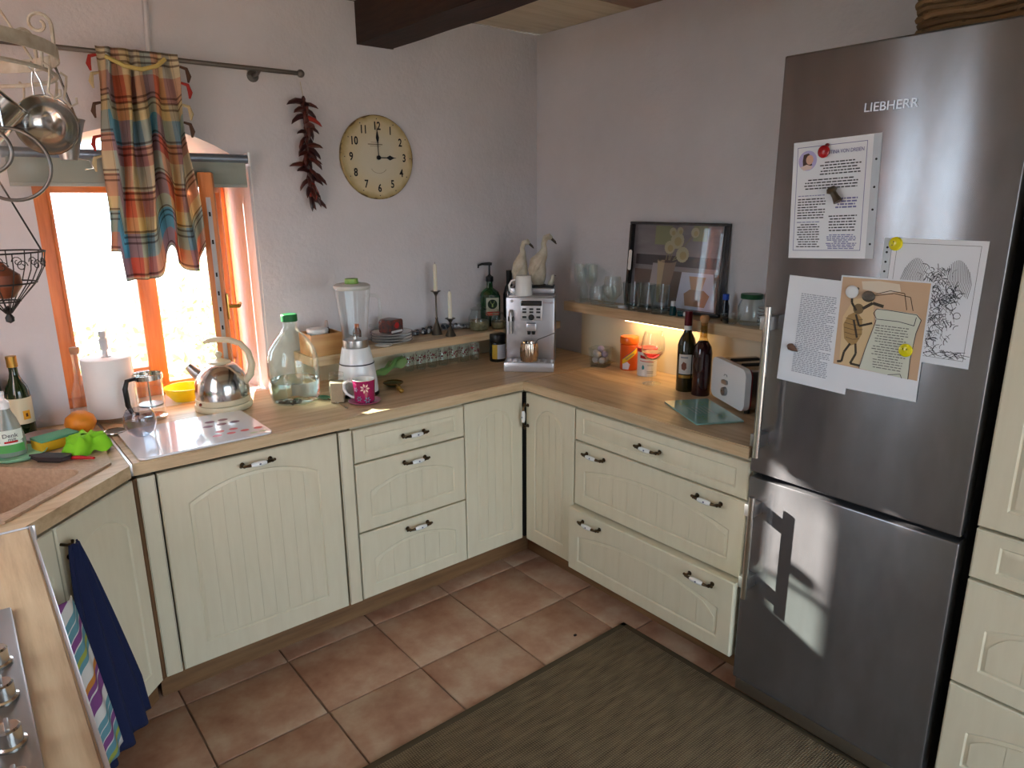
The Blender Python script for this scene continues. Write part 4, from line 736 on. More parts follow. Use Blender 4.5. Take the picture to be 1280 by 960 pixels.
B().prism(circ(0, .036, .014, 12), -.0390, -.0383, M('mug_rose', (180, 40, 44), .3), 'xz').obj('rose_print', t); B().tube([(.038, -.01, .048), (.056, -.012, .046), (.064, -.012, .03), (.056, -.012, .014), (.038, -.01, .012)], .005, porc, 8).obj('handle', t)
for i, (x, y) in enumerate(((-1.035, -.165), (-1.005, -.178))): tag(B().lathe([(0, 0), (.016, .001), (.024, .006), (.025, .009), (.02, .006), (0, .004)], porc, 24, sx=1.5).obj('porcelain_spoon', loc=(x-.02*i, y, LZ), rz=.3*i), ['shallow white porcelain spoon dish before the plate stack', 'second white porcelain spoon dish nearer the blender'][0 if i else 1], 'dish')
pew = M('dark_pewter', (92, 84, 74), .35, .85); wax = M('candle_wax', (236, 228, 210), .5, sub=.2)
for loc, H, CH, lab, l2 in (((-.70, -.085, LZ), .205, .125, 'tall slim pewter candlestick on the ledge', 'white taper candle in the tall pewter candlestick'), ((-.672, -.158, LZ), .082, .125, 'short pewter candlestick with conical foot on the ledge', 'white taper candle in the short pewter candlestick')):
    f = .072 if H > .1 else .05; t = thing('candlestick', lab, 'candlestick', loc)
    B().lathe([(0, 0), (.026, 0), (.024, .006), (.008, f-.01), (.005, f), (0, f)], pew, 24).obj('foot', t); B().lathe([(0, f-.002), (.0045, f-.002), (.007, f+.006), (.0045, f+.012), (.0038, H-.025), (.006, H-.018), (0, H-.016)], pew, 16).obj('stem', t); B().lathe([(0, H-.018), (.006, H-.018), (.014, H-.005), (.024, H), (.024, H+.002), (.011, H+.001), (0, H+.001)], pew, 24).obj('drip_pan', t)
    c = thing('candle', l2, 'candle', (loc[0], loc[1], LZ+H+.0012)); B().lathe([(0, 0), (.0095, 0), (.0085, CH-.01), (.004, CH), (0, CH)], wax, 16).obj('wax', c); B().tube([(0, 0, CH-.002), (.001, 0, CH+.008)], .0008, ink, 4).obj('wick', c)
t = thing('bead_garland', 'grey and silver bead garland heaped behind the candlesticks', 'garland', (-.64, -.035, LZ)); bm1, bm2 = M('bead_silver', (168, 170, 176), .3, .6), M('bead_dark', (60, 62, 70), .4)
bd = [B().ball((0, 0, 0), .0085, q, 8).mesh('bead') for q in (bm1, bm2)]
for i in range(70): link('bead', bd[i % 2], t, (-.16+.32*((i*.618) % 1), rnd(-.018, .018), .0086+.022*rnd(0, 1)*math.sin(PI*((i*.618) % 1))))
bg2 = M('hunter_green', (10, 62, 26), .08, coat=.7)
t = thing('pump_bottle', 'square green liqueur bottle fitted with a black pump', 'bottle', (-.36, -.055, LZ), -.5); B().prism(rrect(-.05, -.03, .05, .03, .012), 0, .155, bg2, 'xy').lathe([(.05, .155), (.046, .168), (.03, .182), (.016, .192), (.014, .225), (0, .225)], bg2, 24, sy=.6).obj('glass_body', t)
B().lathe([(0, .222), (.018, .222), (.019, .226), (.019, .246), (.01, .252), (.005, .258), (.0045, .305), (0, .305)], black, 20).tube([(.012, 0, .308), (-.0, 0, .31), (-.038, 0, .309), (-.055, 0, .303), (-.056, 0, .29)], [.007, .008, .006, .005, .004], black, 10).obj('pump', t)
B().box((.008, -.0308, .10), (.064, .001, .088), M('label_pale', (206, 210, 190), .5)).obj('label', t); B().prism(circ(.008, .112, .024, 24), -.0322, -.0315, M('emblem_green', (18, 52, 30), .5), 'xz').obj('emblem', t)
b = B().tube([(.008, -.0325, .098), (.008, -.0325, .112)], .004, M('emblem_pale', (170, 196, 120), .5), 6)
for s in (-1, 1): b.tube([(.008, -.0325, .112), (.008+s*.008, -.0325, .118), (.008+s*.01, -.0325, .128)], .0015, MATS['emblem_pale'], 5)
b.obj('stag_head', t); B().box((.008, -.0325, .066), (.068, .0012, .018), M('banner_red', (186, 40, 28), .5)).obj('banner', t); text('Jägermeister', .0105, M('lettering_cream', (226, 204, 160), .5), t, (.008, -.0334, .066))
for loc, R, lab in (((-.475, -.115, LZ), .052, 'bulbous glass storage jar with glass lid holding dried herbs'), ((-.375, -.142, LZ), .038, 'smaller glass storage jar tucked behind the coffee machine')):
    t = thing('glass_jar', lab, 'jar', loc); h = R*2; B().lathe(lay([(0, 0), (R*.85, 0), (R, h*.2), (R, h*.6), (R*.75, h*.85), (R*.72, h*.95)], .002), clear, 32).obj('glass_body', t); B().lathe([(0, .004), (R*.8, .004), (R*.93, h*.2), (R*.93, h*.45), (0, h*.48)], M('dried_herbs', (140, 128, 98), .95, var=(98, 92, 62), vs=90, bump=.8, bs=160), 28).obj('contents', t)
    B().lathe([(0, h*.95), (R*.78, h*.95), (R*.8, h), (R*.4, h*1.08), (R*.16, h*1.1), (R*.22, h*1.2), (0, h*1.24)], MATS['lid_glass'], 28).obj('lid', t)
# ================= COFFEE MACHINE
t = thing('coffee_machine', 'silver bean-to-cup coffee machine standing across the corner', 'coffee machine', (-.452, -.467, ZW), -PI/4); sil = M('silver_plastic', (186, 184, 188), .3, .75); sil2 = M('silver_light', (206, 205, 208), .28, .6)
B().box((0, .168, .182), (.222, .225, .292), sil, .006).obj('body', t); B().box((0, .01, .022), (.23, .09, .044), sil2, .008).obj('drip_tray', t)
b = B()
for i in range(7): b.box((-.09+.03*i, .008, .0455), (.02, .07, .003), satin, .001)
b.obj('drip_grid', t)['kind'] = 'stuff'
B().box((0, .16, .024), (.222, .20, .047), sil, .003).obj('base', t); B().box((.006, .051, .272), (.10, .012, .096), sil2, .006).obj('control_panel', t); B().box((.006, .0445, .304), (.096, .004, .024), M('display_black', (14, 14, 16), .12, coat=.6), .001).obj('display', t)
for i in range(3):
    for z in (.277, .263, .240):
        if i == 1 and z == .240: continue
        B().box((-.026+.032*i, .0445, z), (.019, .004, .0085), black, .0015).obj('button', t)
B().lathe([(0, 0), (.0135, 0), (.0135, .008), (.011, .010), (0, .010)], black, 24, TR(.006, .046, .240) @ RX(PI/2)).obj('dial', t)
B().box((.006, .044, .195), (.046, .03, .036), sil, .005).obj('spout_block', t)
for s in (-1, 1): B().lathe([(0, 0), (.007, 0), (.008, .018), (0, .018)], black, 12, c=(.006+s*.011, .04, .161)).obj('spout', t)
B().tube([(-.088, .05, .27), (-.088, .043, .255), (-.088, .04, .22), (-.088, .04, .165)], [.009, .010, .008, .007], satin, 12).obj('steam_wand', t); B().box((-.088, .044, .232), (.026, .02, .022), black, .004).obj('wand_grip', t)
B().lathe([(0, 0), (.007, 0), (.006, .004), (0, .005)], sil2, 14, TR(-.085, .055, .312) @ RX(PI/2)).obj('power_button', t); B().box((.008, .0552, .17), (.001, .001, .25), M('seam_grey', (120, 118, 122), .4)).obj('panel_seam', t)
text("De'Longhi", .0115, M('badge_brown', (150, 84, 60), .4), t, (.083, .0549, .306)); B().box((0, .218, .344), (.21, .12, .030), sil, .005).obj('bean_lid', t); B().box((.0, .11, .3305), (.2, .08, .004), satin, .001).obj('cup_tray', t)
cz = ZW+.359
def mw(x, y, z=0): v = Matrix.Translation((-.452, -.467, 0)) @ RZ(-PI/4) @ Vector((x, y, 0)); return (v.x, v.y, z)
tag(B().box((0, 0, .003), (.19, .10, .0055), M('mat_black', (34, 36, 42), .6), .002).obj('rubber_mat', loc=mw(.008, .216, cz+.0002), rz=-PI/4), 'thin black mat under the swan figures', 'mat')
t = thing('white_mug', 'plain white mug upside down on the coffee machine', 'mug', mw(-.035, .112, ZW+.3327), -PI/4); B().lathe([(.041, 0), (.0415, .004), (.036, .086), (.033, .09), (0, .09)], porc, 36).lathe([(.041, 0), (.039, .001), (.033, .084), (0, .086)], porc, 36).obj('body', t); B().tube([(-.037, 0, .07), (-.055, 0, .066), (-.067, 0, .045), (-.064, 0, .02), (-.05, 0, .008), (-.040, 0, .012)], .005, porc, 10).obj('handle', t)
t = thing('milk_jug', 'fluted steel milk jug on the coffee machine drip tray', 'jug', mw(.0, -.003, ZW+.0472))
def flu(u, v): a = 2*PI*u; r = (.038+.004*math.sin(PI*v))*(1+.03*math.cos(14*a)); return Vector((r*math.cos(a), r*math.sin(a), .001+.083*v))
B().grid(flu, 112, 8, M('jug_steel', (204, 186, 168), .14, 1)).lathe([(0, .001), (.038, .001)], steel, 28).lathe([(.0375, .083), (.0395, .085), (.038, .086), (.035, .08), (.035, .006), (0, .005)], steel, 40).obj('body', t)
tag(B().tube([Vector((-.03, 0, .0082)), Vector((.04, .0, .098)), Vector((.115, .0, .128))], .0022, M('rod_dark', (90, 84, 80), .4, .8), 6).obj('stirring_rod', loc=mw(.0, -.003, ZW+.0472), rz=-.72), 'thin dark rod leaning out of the steel milk jug', 'rod')
sw = M('swan_white', (218, 212, 196), .7, var=(180, 168, 144), vs=26, bump=.4, bs=60); swd = M('swan_dark', (70, 58, 46), .7)
def swan(loc, H, rz, lab, lean):
    t = thing('swan_figure', lab, 'figurine', loc, rz); k = H/.24
    P = [(-.006, .004), (-.006, .03), (-.012, .075), (-.008, .115), (.0+lean, .15), (.006+lean, .178), (.002+lean, .2), (.012+lean, .226), (.03+lean, .232), (.042+lean, .222)]
    B().tube([(x*k, 0, z*k) for x, z in P], [q*k for q in (.026, .036, .044, .038, .024, .0145, .012, .0145, .0155, .009)], sw, 18).obj('body', t)
    B().tube([((.040+lean)*k, 0, .222*k), ((.056+lean)*k, 0, .207*k), ((.064+lean)*k, 0, .196*k)], [.007*k, .006*k, .002*k], swd, 8).obj('beak', t)
    for s in (-1, 1):
        B().tube([(.012*k, s*.026*k, .125*k), (-.012*k, s*.036*k, .09*k), (-.034*k, s*.026*k, .04*k), (-.045*k, s*.014*k, .02*k)], [.006*k, .014*k, .011*k, .002*k], sw, 10).obj('wing', t); B().ball(((.028+lean)*k, s*.0118*k, .233*k), .0022*k, swd, 8).obj('eye', t)
    B().lathe([(0, 0), (.03*k, 0), (.03*k, .006*k), (0, .006*k)], swd, 20).obj('base', t)
swan(mw(-.052, .215, cz+.006), .212, -.75, 'smaller distressed white swan figure with bowed head', .0); swan(mw(.032, .222, cz+.006), .236, -.75, 'taller distressed white swan figure leaning forward', .016)
t = thing('duckling_figure', 'tiny pale duckling figure at the foot of the swans', 'figurine', mw(.086, .185, cz+.006), -.6); B().tube([(-.012, 0, .012), (0, 0, .014), (.008, 0, .03), (.01, 0, .046), (.016, 0, .052)], [.006, .014, .010, .009, .006], sw, 12).obj('body', t); B().tube([(.016, 0, .052), (.026, 0, .049)], [.004, .001], swd, 6).obj('beak', t)
bottle('slim_bottle', 'slim black wine bottle between pump bottle and coffee machine', 'bottle', (-.283, -.115, LZ), [('glass_body', [(0, 0), (.03, 0), (.031, .01), (.031, .16), (.022, .195), (.0145, .21), (.0135, .25), (0, .25)], M('bottle_black', (16, 16, 20), .12, coat=.5)), ('foil', [(.0139, .21), (.015, .212), (.015, .276), (.013, .278), (0, .278)], black)])
# ================= RIGHT SHELF
SZ = 1.1882
flute = (B().lathe([(0, .001), (.028, 0), (.029, .002), (.006, .006), (.0035, .012), (.0035, .07), (.008, .08), (.019, .10), (.0225, .13), (.021, .178), (.0195, .178), (.021, .13), (.0175, .102), (.005, .084), (0, .083)], clear, 28).mesh('flute'))
for i, (x, y) in enumerate(((-.085, -.405), (-.045, -.44), (-.112, -.452), (-.075, -.492))): tag(link('champagne_flute', flute, None, (x, y, SZ)), ['slim stemmed glass on the shelf, the one closest to the swans', 'slim stemmed glass on the shelf standing close to the wall', 'slim stemmed glass on the shelf standing at its front edge', 'slim stemmed glass on the shelf next to the low tumblers'][i], 'glass', 'stemmed glasses on the shelf')
t = thing('decanter', 'small glass decanter with ball stopper beside the swans', 'decanter', (-.035, -.392, SZ)); B().lathe(lay([(0, 0), (.02, 0), (.022, .01), (.02, .06), (.009, .085), (.008, .12), (.012, .126)], .002), clear, 24).obj('glass_body', t); B().lathe([(0, .112), (.006, .112), (.007, .128), (0, .13)], clear, 16).ball((0, 0, .143), .015, glass('ball_glass', (236, 240, 240), .95, .6), 20).obj('stopper', t)
low = B().lathe(lay([(0, 0), (.03, 0), (.036, .012), (.037, .05), (.033, .085)], .0018), clear, 28).mesh('glass')
for x, y, lab in ((-.098, -.545, 'low rounded tumbler next to the stemmed glasses'), (-.048, -.575, 'low rounded tumbler close to the wall beside the stemmed glasses')): tag(link('low_tumbler', low, None, (x, y, SZ)), lab, 'glass', 'low tumblers')
tag(B().lathe([(0, .001), (.032, 0), (.033, .002), (.006, .007), (.005, .02), (.02, .032), (.042, .055), (.045, .08), (.036, .135), (.0345, .135), (.043, .08), (.04, .056), (.018, .035), (0, .03)], clear, 32).obj('brandy_glass', loc=(-.10, -.645, SZ)), 'short-stemmed brandy balloon glass on the shelf', 'glass')
tag(B().lathe([(0, 0), (.022, 0), (.024, .004), (.022, .011), (0, .013)], white, 28).obj('jar_lid', loc=(-.105, -.715, SZ)), 'small white round lid lying between glasses on the shelf', 'lid')
def facet(u, v): a = 2*PI*u; r = (.034+.009*v)*(1-.025*abs(math.sin(5*a))*(1 if v < .62 else 0)); return Vector((r*math.cos(a), r*math.sin(a), .12*v))
fg = glass('pressed_glass', (244, 247, 247), .9, .5); fm = B().grid(facet, 60, 10, fg).lathe([(.043, .12), (.0415, .12), (.032, .012), (0, .012)], fg, 40).lathe([(0, 0), (.034, 0)], fg, 40).mesh('facet_glass')
for y, lab in ((-.772, 'faceted tall tumbler next to the white lid'), (-.85, 'faceted tall tumbler in the middle of the row before the tray'), (-.928, 'faceted tall tumbler next to the teal bottle')): tag(link('facet_tumbler', fm, None, (-.112, y, SZ)), lab, 'glass', 'faceted tumblers before the tray')
bottle('dropper_bottle', 'small teal bottle with white cap before the picture tray', 'bottle', (-.112, -1.0, SZ), [('bottle_body', [(0, 0), (.014, 0), (.014, .034), (.008, .04), (0, .04)], M('teal_glass', (16, 62, 66), .2)), ('cap', [(0, .04), (.0095, .04), (.009, .06), (0, .061)], white)])
t = thing('lying_bottle', 'tiny teal bottle lying on its side with white cap', 'bottle', (-.12, -1.035, SZ+.0125), -1.3); B().lathe([(0, 0), (.012, 0), (.012, .022), (0, .026)], MATS['teal_glass'], 16, RY(PI/2)).obj('bottle_body', t); B().lathe([(0, .024), (.0095, .024), (.0095, .044), (0, .045)], white, 16, RY(PI/2)).obj('cap', t)
bottle('blue_cap_bottle', 'slim dark bottle with blue cap beside the picture tray', 'bottle', (-.07, -1.225, SZ), [('glass_body', [(0, 0), (.015, 0), (.015, .06), (.011, .075), (.010, .085), (0, .085)], M('ink_glass', (24, 24, 34), .12)), ('cap', [(0, .085), (.0125, .085), (.0125, .107), (0, .108)], M('cap_blue', (34, 80, 190), .4))])
tag(B().lathe([(0, 0), (.011, 0), (.012, .003), (.011, .02), (0, .021)], black, 18).obj('bottle_cap', loc=(-.10, -1.25, SZ)), 'small black screw cap beside the blue-capped bottle', 'cap')
t = thing('preserving_jar', 'empty rounded glass jar with dark green metal lid', 'jar', (-.062, -1.335, SZ)); B().lathe(lay([(0, 0), (.042, 0), (.049, .012), (.05, .07), (.042, .09), (.038, .1)], .002), clear, 32).obj('glass_body', t); B().lathe([(0, .1), (.041, .1), (.042, .103), (.042, .116), (.04, .118), (0, .118)], M('lid_green', (34, 84, 52), .35, .3), 32).obj('lid', t)
tag(B().lathe(lay([(0, 0), (.024, 0), (.038, .02), (.041, .036)], .002), clear, 28).obj('glass_bowl', loc=(-.105, -1.275, SZ), rz=0), 'little clear glass bowl in front of the green-lidded jar', 'bowl')
sc = B().lathe([(0, 0), (.026, 0), (.048, .01), (.05, .013), (.047, .013), (.026, .005), (0, .004)], porc, 32).lathe([(.0482, .0104), (.0504, .0132), (.05, .0136)], MATS['plate_rim'], 32).mesh('saucer')
for i in range(6): tag(link('small_saucer', sc, None, (-.083, -1.435, SZ+.0128*i)), ['lowest', 'second lowest', 'third lowest', 'third topmost', 'second topmost', 'topmost'][i]+' dark-rimmed saucer of the pile beside the fridge', 'saucer', 'saucers piled on the shelf')
# picture tray leaning on the wall (flat printed photograph)
t = thing('picture_tray', 'black-rimmed tray printed with a still life leaning on the wall', 'tray', (-.04, -.68, SZ+.004), rot=(-.07, 0, RB)); tb = M('tray_black', (44, 40, 40), .25, coat=.6); W_, H_ = .505, .375
B().box((W_/2, .006, H_/2), (W_, .006, H_), M('tray_print', (104, 98, 102), .18, coat=.8, var=(136, 128, 130), vs=3, sc=(1, 1, 5)), 0).obj('tray_base', t)
for nm, c, d in (('rim', (W_/2, -.008, .006), (W_, .03, .012)), ('rim', (W_/2, -.008, H_-.006), (W_, .03, .012)), ('rim', (.006, -.008, H_/2), (.012, .03, H_-.024)), ('rim', (W_-.006, -.008, H_/2), (.012, .03, H_-.024))): B().box(c, d, tb, .003).obj(nm, t)
B().prism(rrect(.008, .16, .026, .25, .008), -.0245, -.0231, porc, 'xz').obj('grip_slot', t); yq = .0026
def pic(nm, poly, mat, d=0): B().flat(poly, yq-.0002*d, mat).obj(nm, t, smooth=False)
pic('print_light', [(.13, .28), (.22, .28), (.22, .36), (.13, .36)], M('pr_olive', (128, 130, 96), .2, coat=.8)); pic('print_light', [(.33, .30), (.40, .30), (.40, .362), (.33, .362)], MATS['pr_olive'])
pic('print_band', [(.03, .19), (.47, .19), (.47, .235), (.03, .235)], M('pr_dark', (62, 54, 56), .2, coat=.8)); pic('print_table', [(.03, .014), (.49, .014), (.49, .17), (.03, .17)], M('pr_table', (96, 76, 66), .2, coat=.8), 1)
pic('print_paper', [(.11, .016), (.22, .016), (.22, .20), (.13, .20)], M('pr_paper', (160, 152, 152), .2, coat=.8), 2); pic('print_paper', [(.27, .016), (.47, .016), (.45, .17), (.29, .17)], M('pr_card', (182, 186, 204), .2, coat=.8), 2)
pic('print_pot', [(.165, .03), (.215, .03), (.258, .215), (.155, .215)], M('pr_pot', (132, 110, 92), .2, coat=.8), 3); pic('print_pot_light', [(.165, .03), (.178, .03), (.195, .215), (.155, .215)], M('pr_pot2', (178, 158, 124), .2, coat=.8), 4); pic('print_pot_mouth', circ(.2065, .215, .052, 24, .22), M('pr_mouth', (58, 46, 42), .2, coat=.8), 4)
for x0, z0, x1, z1 in ((.215, .215, .22, .27), (.22, .215, .25, .30), (.235, .215, .30, .24), (.24, .22, .34, .335), (.20, .215, .205, .26)):
    d = (Vector((x1, z1))-Vector((x0, z0))).normalized()*.0022; pic('print_stalk', [(x0-d.y, z0+d.x), (x0+d.y, z0-d.x), (x1+d.y, z1-d.x), (x1-d.y, z1+d.x)], M('pr_stalk', (110, 104, 70), .3, coat=.8), 5)
for x, z, r in ((.215, .27, .027), (.252, .30, .034), (.285, .242, .032), (.225, .335, .018), (.262, .34, .016), (.34, .335, .02)):
    pic('print_bloom', [(x+r*(1+.05*(q % 2))*math.cos(q*PI/16), z+r*(1+.05*(q % 2))*math.sin(q*PI/16)) for q in range(32)], M('pr_bloom', (164, 158, 128), .3, coat=.8), 6+int(r*100) % 3); pic('print_bloom_core', circ(x+.004, z-.004, r*.55, 12), M('pr_bloom2', (150, 138, 92), .3, coat=.8), 10)
pic('print_cup', [(.345, .10), (.40, .10), (.415, .155), (.33, .155)], M('pr_cup', (176, 142, 112), .3, coat=.8), 4); pic('print_cup_foot', [(.32, .03), (.42, .03), (.44, .08), (.41, .10), (.34, .10), (.31, .08)], M('pr_cup2', (142, 108, 82), .3, coat=.8), 4)
# ================= RIGHT WORKTOP
t = thing('square_tumbler', 'heavy square glass tumbler filled with pale wrapped sweets', 'glass', (-.135, -.612, ZW), .3); b = B(); k = b.mi(fg); ro, ri = rrect(-.042, -.042, .042, .042, .012), rrect(-.037, -.037, .037, .037, .01); L = []
for pts, z, s in ((ro, 0, .92), (ro, .088, 1.1), (ri, .088, 1.1), (ri, .012, .92)): L.append([b.bm.verts.new((x*s, y*s, z)) for x, y in pts])
for p, q in zip(L, L[1:]):
    for i in range(len(p)): b.face([p[i], p[(i+1) % len(p)], q[(i+1) % len(p)], q[i]], k)
b.face(L[0], k); b.face(L[-1], k); b.obj('glass_body', t, ang=30)
swm = [M('sweet_white', (222, 212, 210), .5, bump=.5, bs=90), M('sweet_lilac', (186, 176, 206), .5, bump=.5, bs=90)]
for i, (x, y, z) in enumerate(((-.017, -.017, .030), (.018, -.016, .030), (-.016, .018, .030), (.018, .018, .030), (.0, -.022, .058), (-.022, .004, .059), (.022, .006, .058), (.0, .024, .06), (.003, .0, .081))):
    q = RZ(.3) @ Vector((x, y, 0)); tag(B().ball((0, 0, 0), (.0165, .0165, .0155), swm[1 if i in (4, 8) else 0], 14).obj('wrapped_sweet', loc=(-.135+q.x, -.612+q.y, ZW+z)), 'lilac wrapped sweet in the square tumbler' if i in (4, 8) else 'pale wrapped sweet in the square tumbler', 'sweet', 'sweets in the tumbler')
def facing(t, nm, R, poly, mat, a0): return wrap(t, nm, poly, R, mat, lambda x, z: (R*math.cos(a0+x/R), R*math.sin(a0+x/R), z))
A0 = math.atan2(-2.0, -2.38)
t = thing('cocoa_jar', 'orange malt drink jar with orange screw lid', 'jar', (-.083, -.742, ZW)); om = M('orange_plastic', (226, 92, 24), .3, coat=.3); R = .041
B().lathe([(0, 0), (R-.003, 0), (R, .004), (R, .115), (R-.006, .122), (0, .122)], om, 36).obj('jar_body', t); B().lathe([(0, .122), (R+.001, .122), (R+.002, .125), (R+.002, .15), (R-.001, .154), (0, .154)], M('orange_lid', (240, 112, 20), .3, coat=.4), 36).obj('lid', t)
facing(t, 'label_yellow', R+.0005, [(-.032, .026), (.04, .083), (.04, .107), (-.032, .050)], M('label_sun', (240, 200, 40), .4), A0); facing(t, 'label_blue', R+.0008, [(-.032, .050), (.04, .107), (.04, .110), (-.032, .053)], M('label_navy', (40, 50, 140), .4), A0); facing(t, 'label_cup', R+.0006, [(-.03, .006), (.0, .006), (.006, .03), (-.006, .042), (-.03, .03)], M('label_cup_m', (226, 220, 230), .4), A0)
ph = Matrix.Translation((R*1.035*math.cos(A0), R*1.035*math.sin(A0), .082)); o = text('Ovomaltine', .0125, M('label_navy2', (36, 44, 130), .4), t, (R*1.03*math.cos(A0+.1), R*1.03*math.sin(A0+.1), .067), rot=(PI/2, -.66, A0+PI/2), sx=.8)
t = thing('food_can', 'white tin with red lid and red lettering marks', 'tin', (-.105, -.868, ZW)); R = .043; B().lathe([(0, 0), (R, 0), (R+.001, .003), (R, .006), (R, .108), (0, .108)], M('tin_white', (226, 224, 222), .3, coat=.3), 36).obj('tin_body', t); B().lathe([(0, .108), (R+.0015, .108), (R+.0015, .122), (R-.002, .125), (0, .124)], M('lid_red', (196, 44, 50), .35), 36).obj('lid', t)
facing(t, 'label_mark', R+.0006, [(-.034, .082), (.004, .078), (.004, .09), (-.034, .096)], red, A0); facing(t, 'label_mark', R+.0006, [(-.012, .098), (.006, .098), (.002, .104), (-.01, .104)], M('leaf_mark', (70, 150, 60), .4), A0); facing(t, 'label_line', R+.0006, [(-.034, .068), (.03, .064), (.03, .068), (-.034, .072)], M('line_red', (206, 110, 110), .4), A0); facing(t, 'label_drop', R+.0006, [(-.022, .03), (-.012, .034), (-.012, .044), (-.018, .054), (-.024, .042)], M('drop_teal', (40, 132, 150), .4), A0)
for z in (.022, .016, .05): facing(t, 'label_line', R+.0006, [(-.0, z), (.03, z), (.03, z+.002), (0, z+.002)], M('line_grey', (140, 140, 150), .5), A0)
t = thing('balloon_wine_glass', 'large balloon wine glass holding a little pink drink', 'wine glass', (-.215, -.988, ZW)); B().lathe([(0, .001), (.038, 0), (.039, .002), (.008, .006), (.0035, .014), (.0033, .085), (.008, .096), (.03, .112), (.047, .14), (.05, .165), (.045, .20), (.037, .225), (.0362, .225), (.044, .2), (.0488, .165), (.046, .141), (.029, .1135), (0, .1)], clear, 40).obj('glass_body', t); B().lathe([(0, .1008), (.0285, .1142), (.044, .138), (0, .138)], M('pink_drink', (226, 60, 78), .05, trans=.85, ior=1.33), 32).obj('drink', t)
t = bottle('wine_bottle', 'wine bottle with dark red capsule and white label', 'bottle', (-.192, -1.142, ZW), [('glass_body', [(0, 0), (.035, 0), (.0368, .005), (.0368, .19), (.03, .215), (.017, .24), (.0145, .255), (.0145, .26), (0, .26)], M('olive_glass', (40, 34, 8), .08, coat=.7)), ('collar', [(.0148, .25), (.0158, .251), (.0158, .268), (.015, .268)], white), ('capsule', [(.0152, .266), (.0156, .266), (.0152, .318), (.0155, .322), (.0145, .326), (0, .326)], M('capsule_red', (96, 16, 28), .3, .3))])
sleeve(t, 'label', .0372, .075, .155, A0-.9, A0+.5, M('label_wine', (216, 208, 200), .5)); sleeve(t, 'label_band', .0372, .058, .07, A0-.9, A0+.5, gold); facing(t, 'label_crest', .0376, [(-.012, .095), (.0, .09), (.008, .1), (.006, .12), (-.006, .126), (-.014, .112)], M('crest_brown', (128, 74, 52), .5), A0-.2); facing(t, 'label_line', .0376, [(-.018, .14), (.012, .14), (.012, .146), (-.018, .146)], MATS['line_grey'], A0-.2)
bottle('cork_bottle', 'clear bottle of dark red liqueur with round cork', 'bottle', (-.197, -1.222, ZW), [('glass_body', [(0, 0), (.036, 0), (.0375, .005), (.0375, .17), (.033, .195), (.02, .215)], M('liqueur_dark', (46, 10, 16), .06, coat=.7)), ('neck', lay([(.02, .215), (.015, .23), (.0135, .285), (.0145, .29)], .002)[:-1], glass('neck_glass', (226, 214, 180), .9, .4)), ('cork', [(0, .278), (.0112, .278), (.0135, .292), (.018, .3), (.0185, .31), (.014, .318), (0, .32)], M('cork_tan', (196, 146, 100), .8))])
TT = -2.0752
t = thing('toaster', 'white and steel toaster with red side trim and round dial', 'toaster', (-.2, -1.272, ZW), TT); TH, TL_, TD = .168, .262, .165
for x0, nm in ((0, 'end_panel'),): B().prism(rrect(0, .012, TL_, TH, .03, 6), 0, .022, white, 'xz').obj(nm, t)
B().prism(rrect(.006, .014, TL_-.006, TH-.004, .026, 6), .022, TD, M('toaster_steel', (176, 160, 150), .25, 1), 'xz').obj('body', t); B().prism(rrect(.004, .014, TL_-.004, TH-.003, .027, 6), .022, .03, M('trim_red', (150, 40, 44), .35), 'xz').obj('red_trim', t)
for x in (.08, .165): B().box((x, .095, TH-.003), (.03, .11, .004), dark).obj('bread_slot', t)
B().lathe([(0, 0), (.017, 0), (.016, .012), (0, .014)], satin, 28, TR(.118, 0, .055) @ RX(PI/2)).obj('dial', t); B().box((.122, -.0155, .058), (.012, .003, .003), steel, .001).obj('dial_pointer', t); B().prism(rrect(.095, .082, .135, .098, .007), -.008, 0, satin, 'xz').obj('lever', t); B().tube([(.102, -.001, .112), (.108, -.001, .118), (.122, -.001, .118), (.126, -.001, .112)], .0012, M('mark_grey', (150, 150, 152), .5), 5).obj('toast_mark', t)
b = B()
for x in (.03, TL_-.03):
    for y in (.03, TD-.03): B().lathe([(0, 0), (.01, 0), (.01, .016), (0, .016)], black, 10, c=(x, y, 0)).obj('foot', t)
t = thing('glass_board', 'mint green glass chopping board with herb print before toaster', 'cutting board', (-.402, -1.205, ZW), TT); B().prism(rrect(0, .0, .292, .178, .006), .0015, .0065, M('mint_glass', (150, 196, 186), .08, coat=.6), 'xy').obj('board', t)
for x, y in ((.03, .03), (.26, .03), (.03, .15), (.26, .15)): B().lathe([(0, 0), (.007, 0), (.007, .0015), (0, .0015)], clear, 10, c=(x, y, 0)).obj('foot', t)
hg = M('herb_green', (66, 134, 62), .3); hw = M('print_grey', (132, 160, 160), .3)
for cx, cy, a in ((.05, .06, .4), (.06, .13, 1.), (.23, .05, .2), (.22, .13, 2.2)):
    for i in range(5): q = a+i*1.2; B().flat([(cx+.004*math.cos(q), cy+.004*math.sin(q)), (cx+.016*math.cos(q+.3), cy+.016*math.sin(q+.3)), (cx+.028*math.cos(q), cy+.028*math.sin(q)), (cx+.016*math.cos(q-.3), cy+.016*math.sin(q-.3))], .0067, hg, 'xy').obj('herb_print', t, smooth=False)
for i in range(5): B().flat([(.10, .05+.016*i), (.19-.01*(i % 2), .05+.016*i), (.19-.01*(i % 2), .055+.016*i), (.10, .055+.016*i)], .0067, hw, 'xy').obj('print_line', t, smooth=False)
t = thing('magazine', 'thin magazine propped against the wall panel behind the toaster', 'magazine', (-.03, -1.39, ZW), RB, rot=(-.04, 0, RB)); B().box((.09, 0, .10), (.2, .005, .2), paper, .001).obj('pages', t); B().box((.09, -.0035, .10), (.2, .001, .2), M('cover_grey', (190, 176, 172), .4, var=(140, 120, 116), vs=14), 0).obj('cover', t)
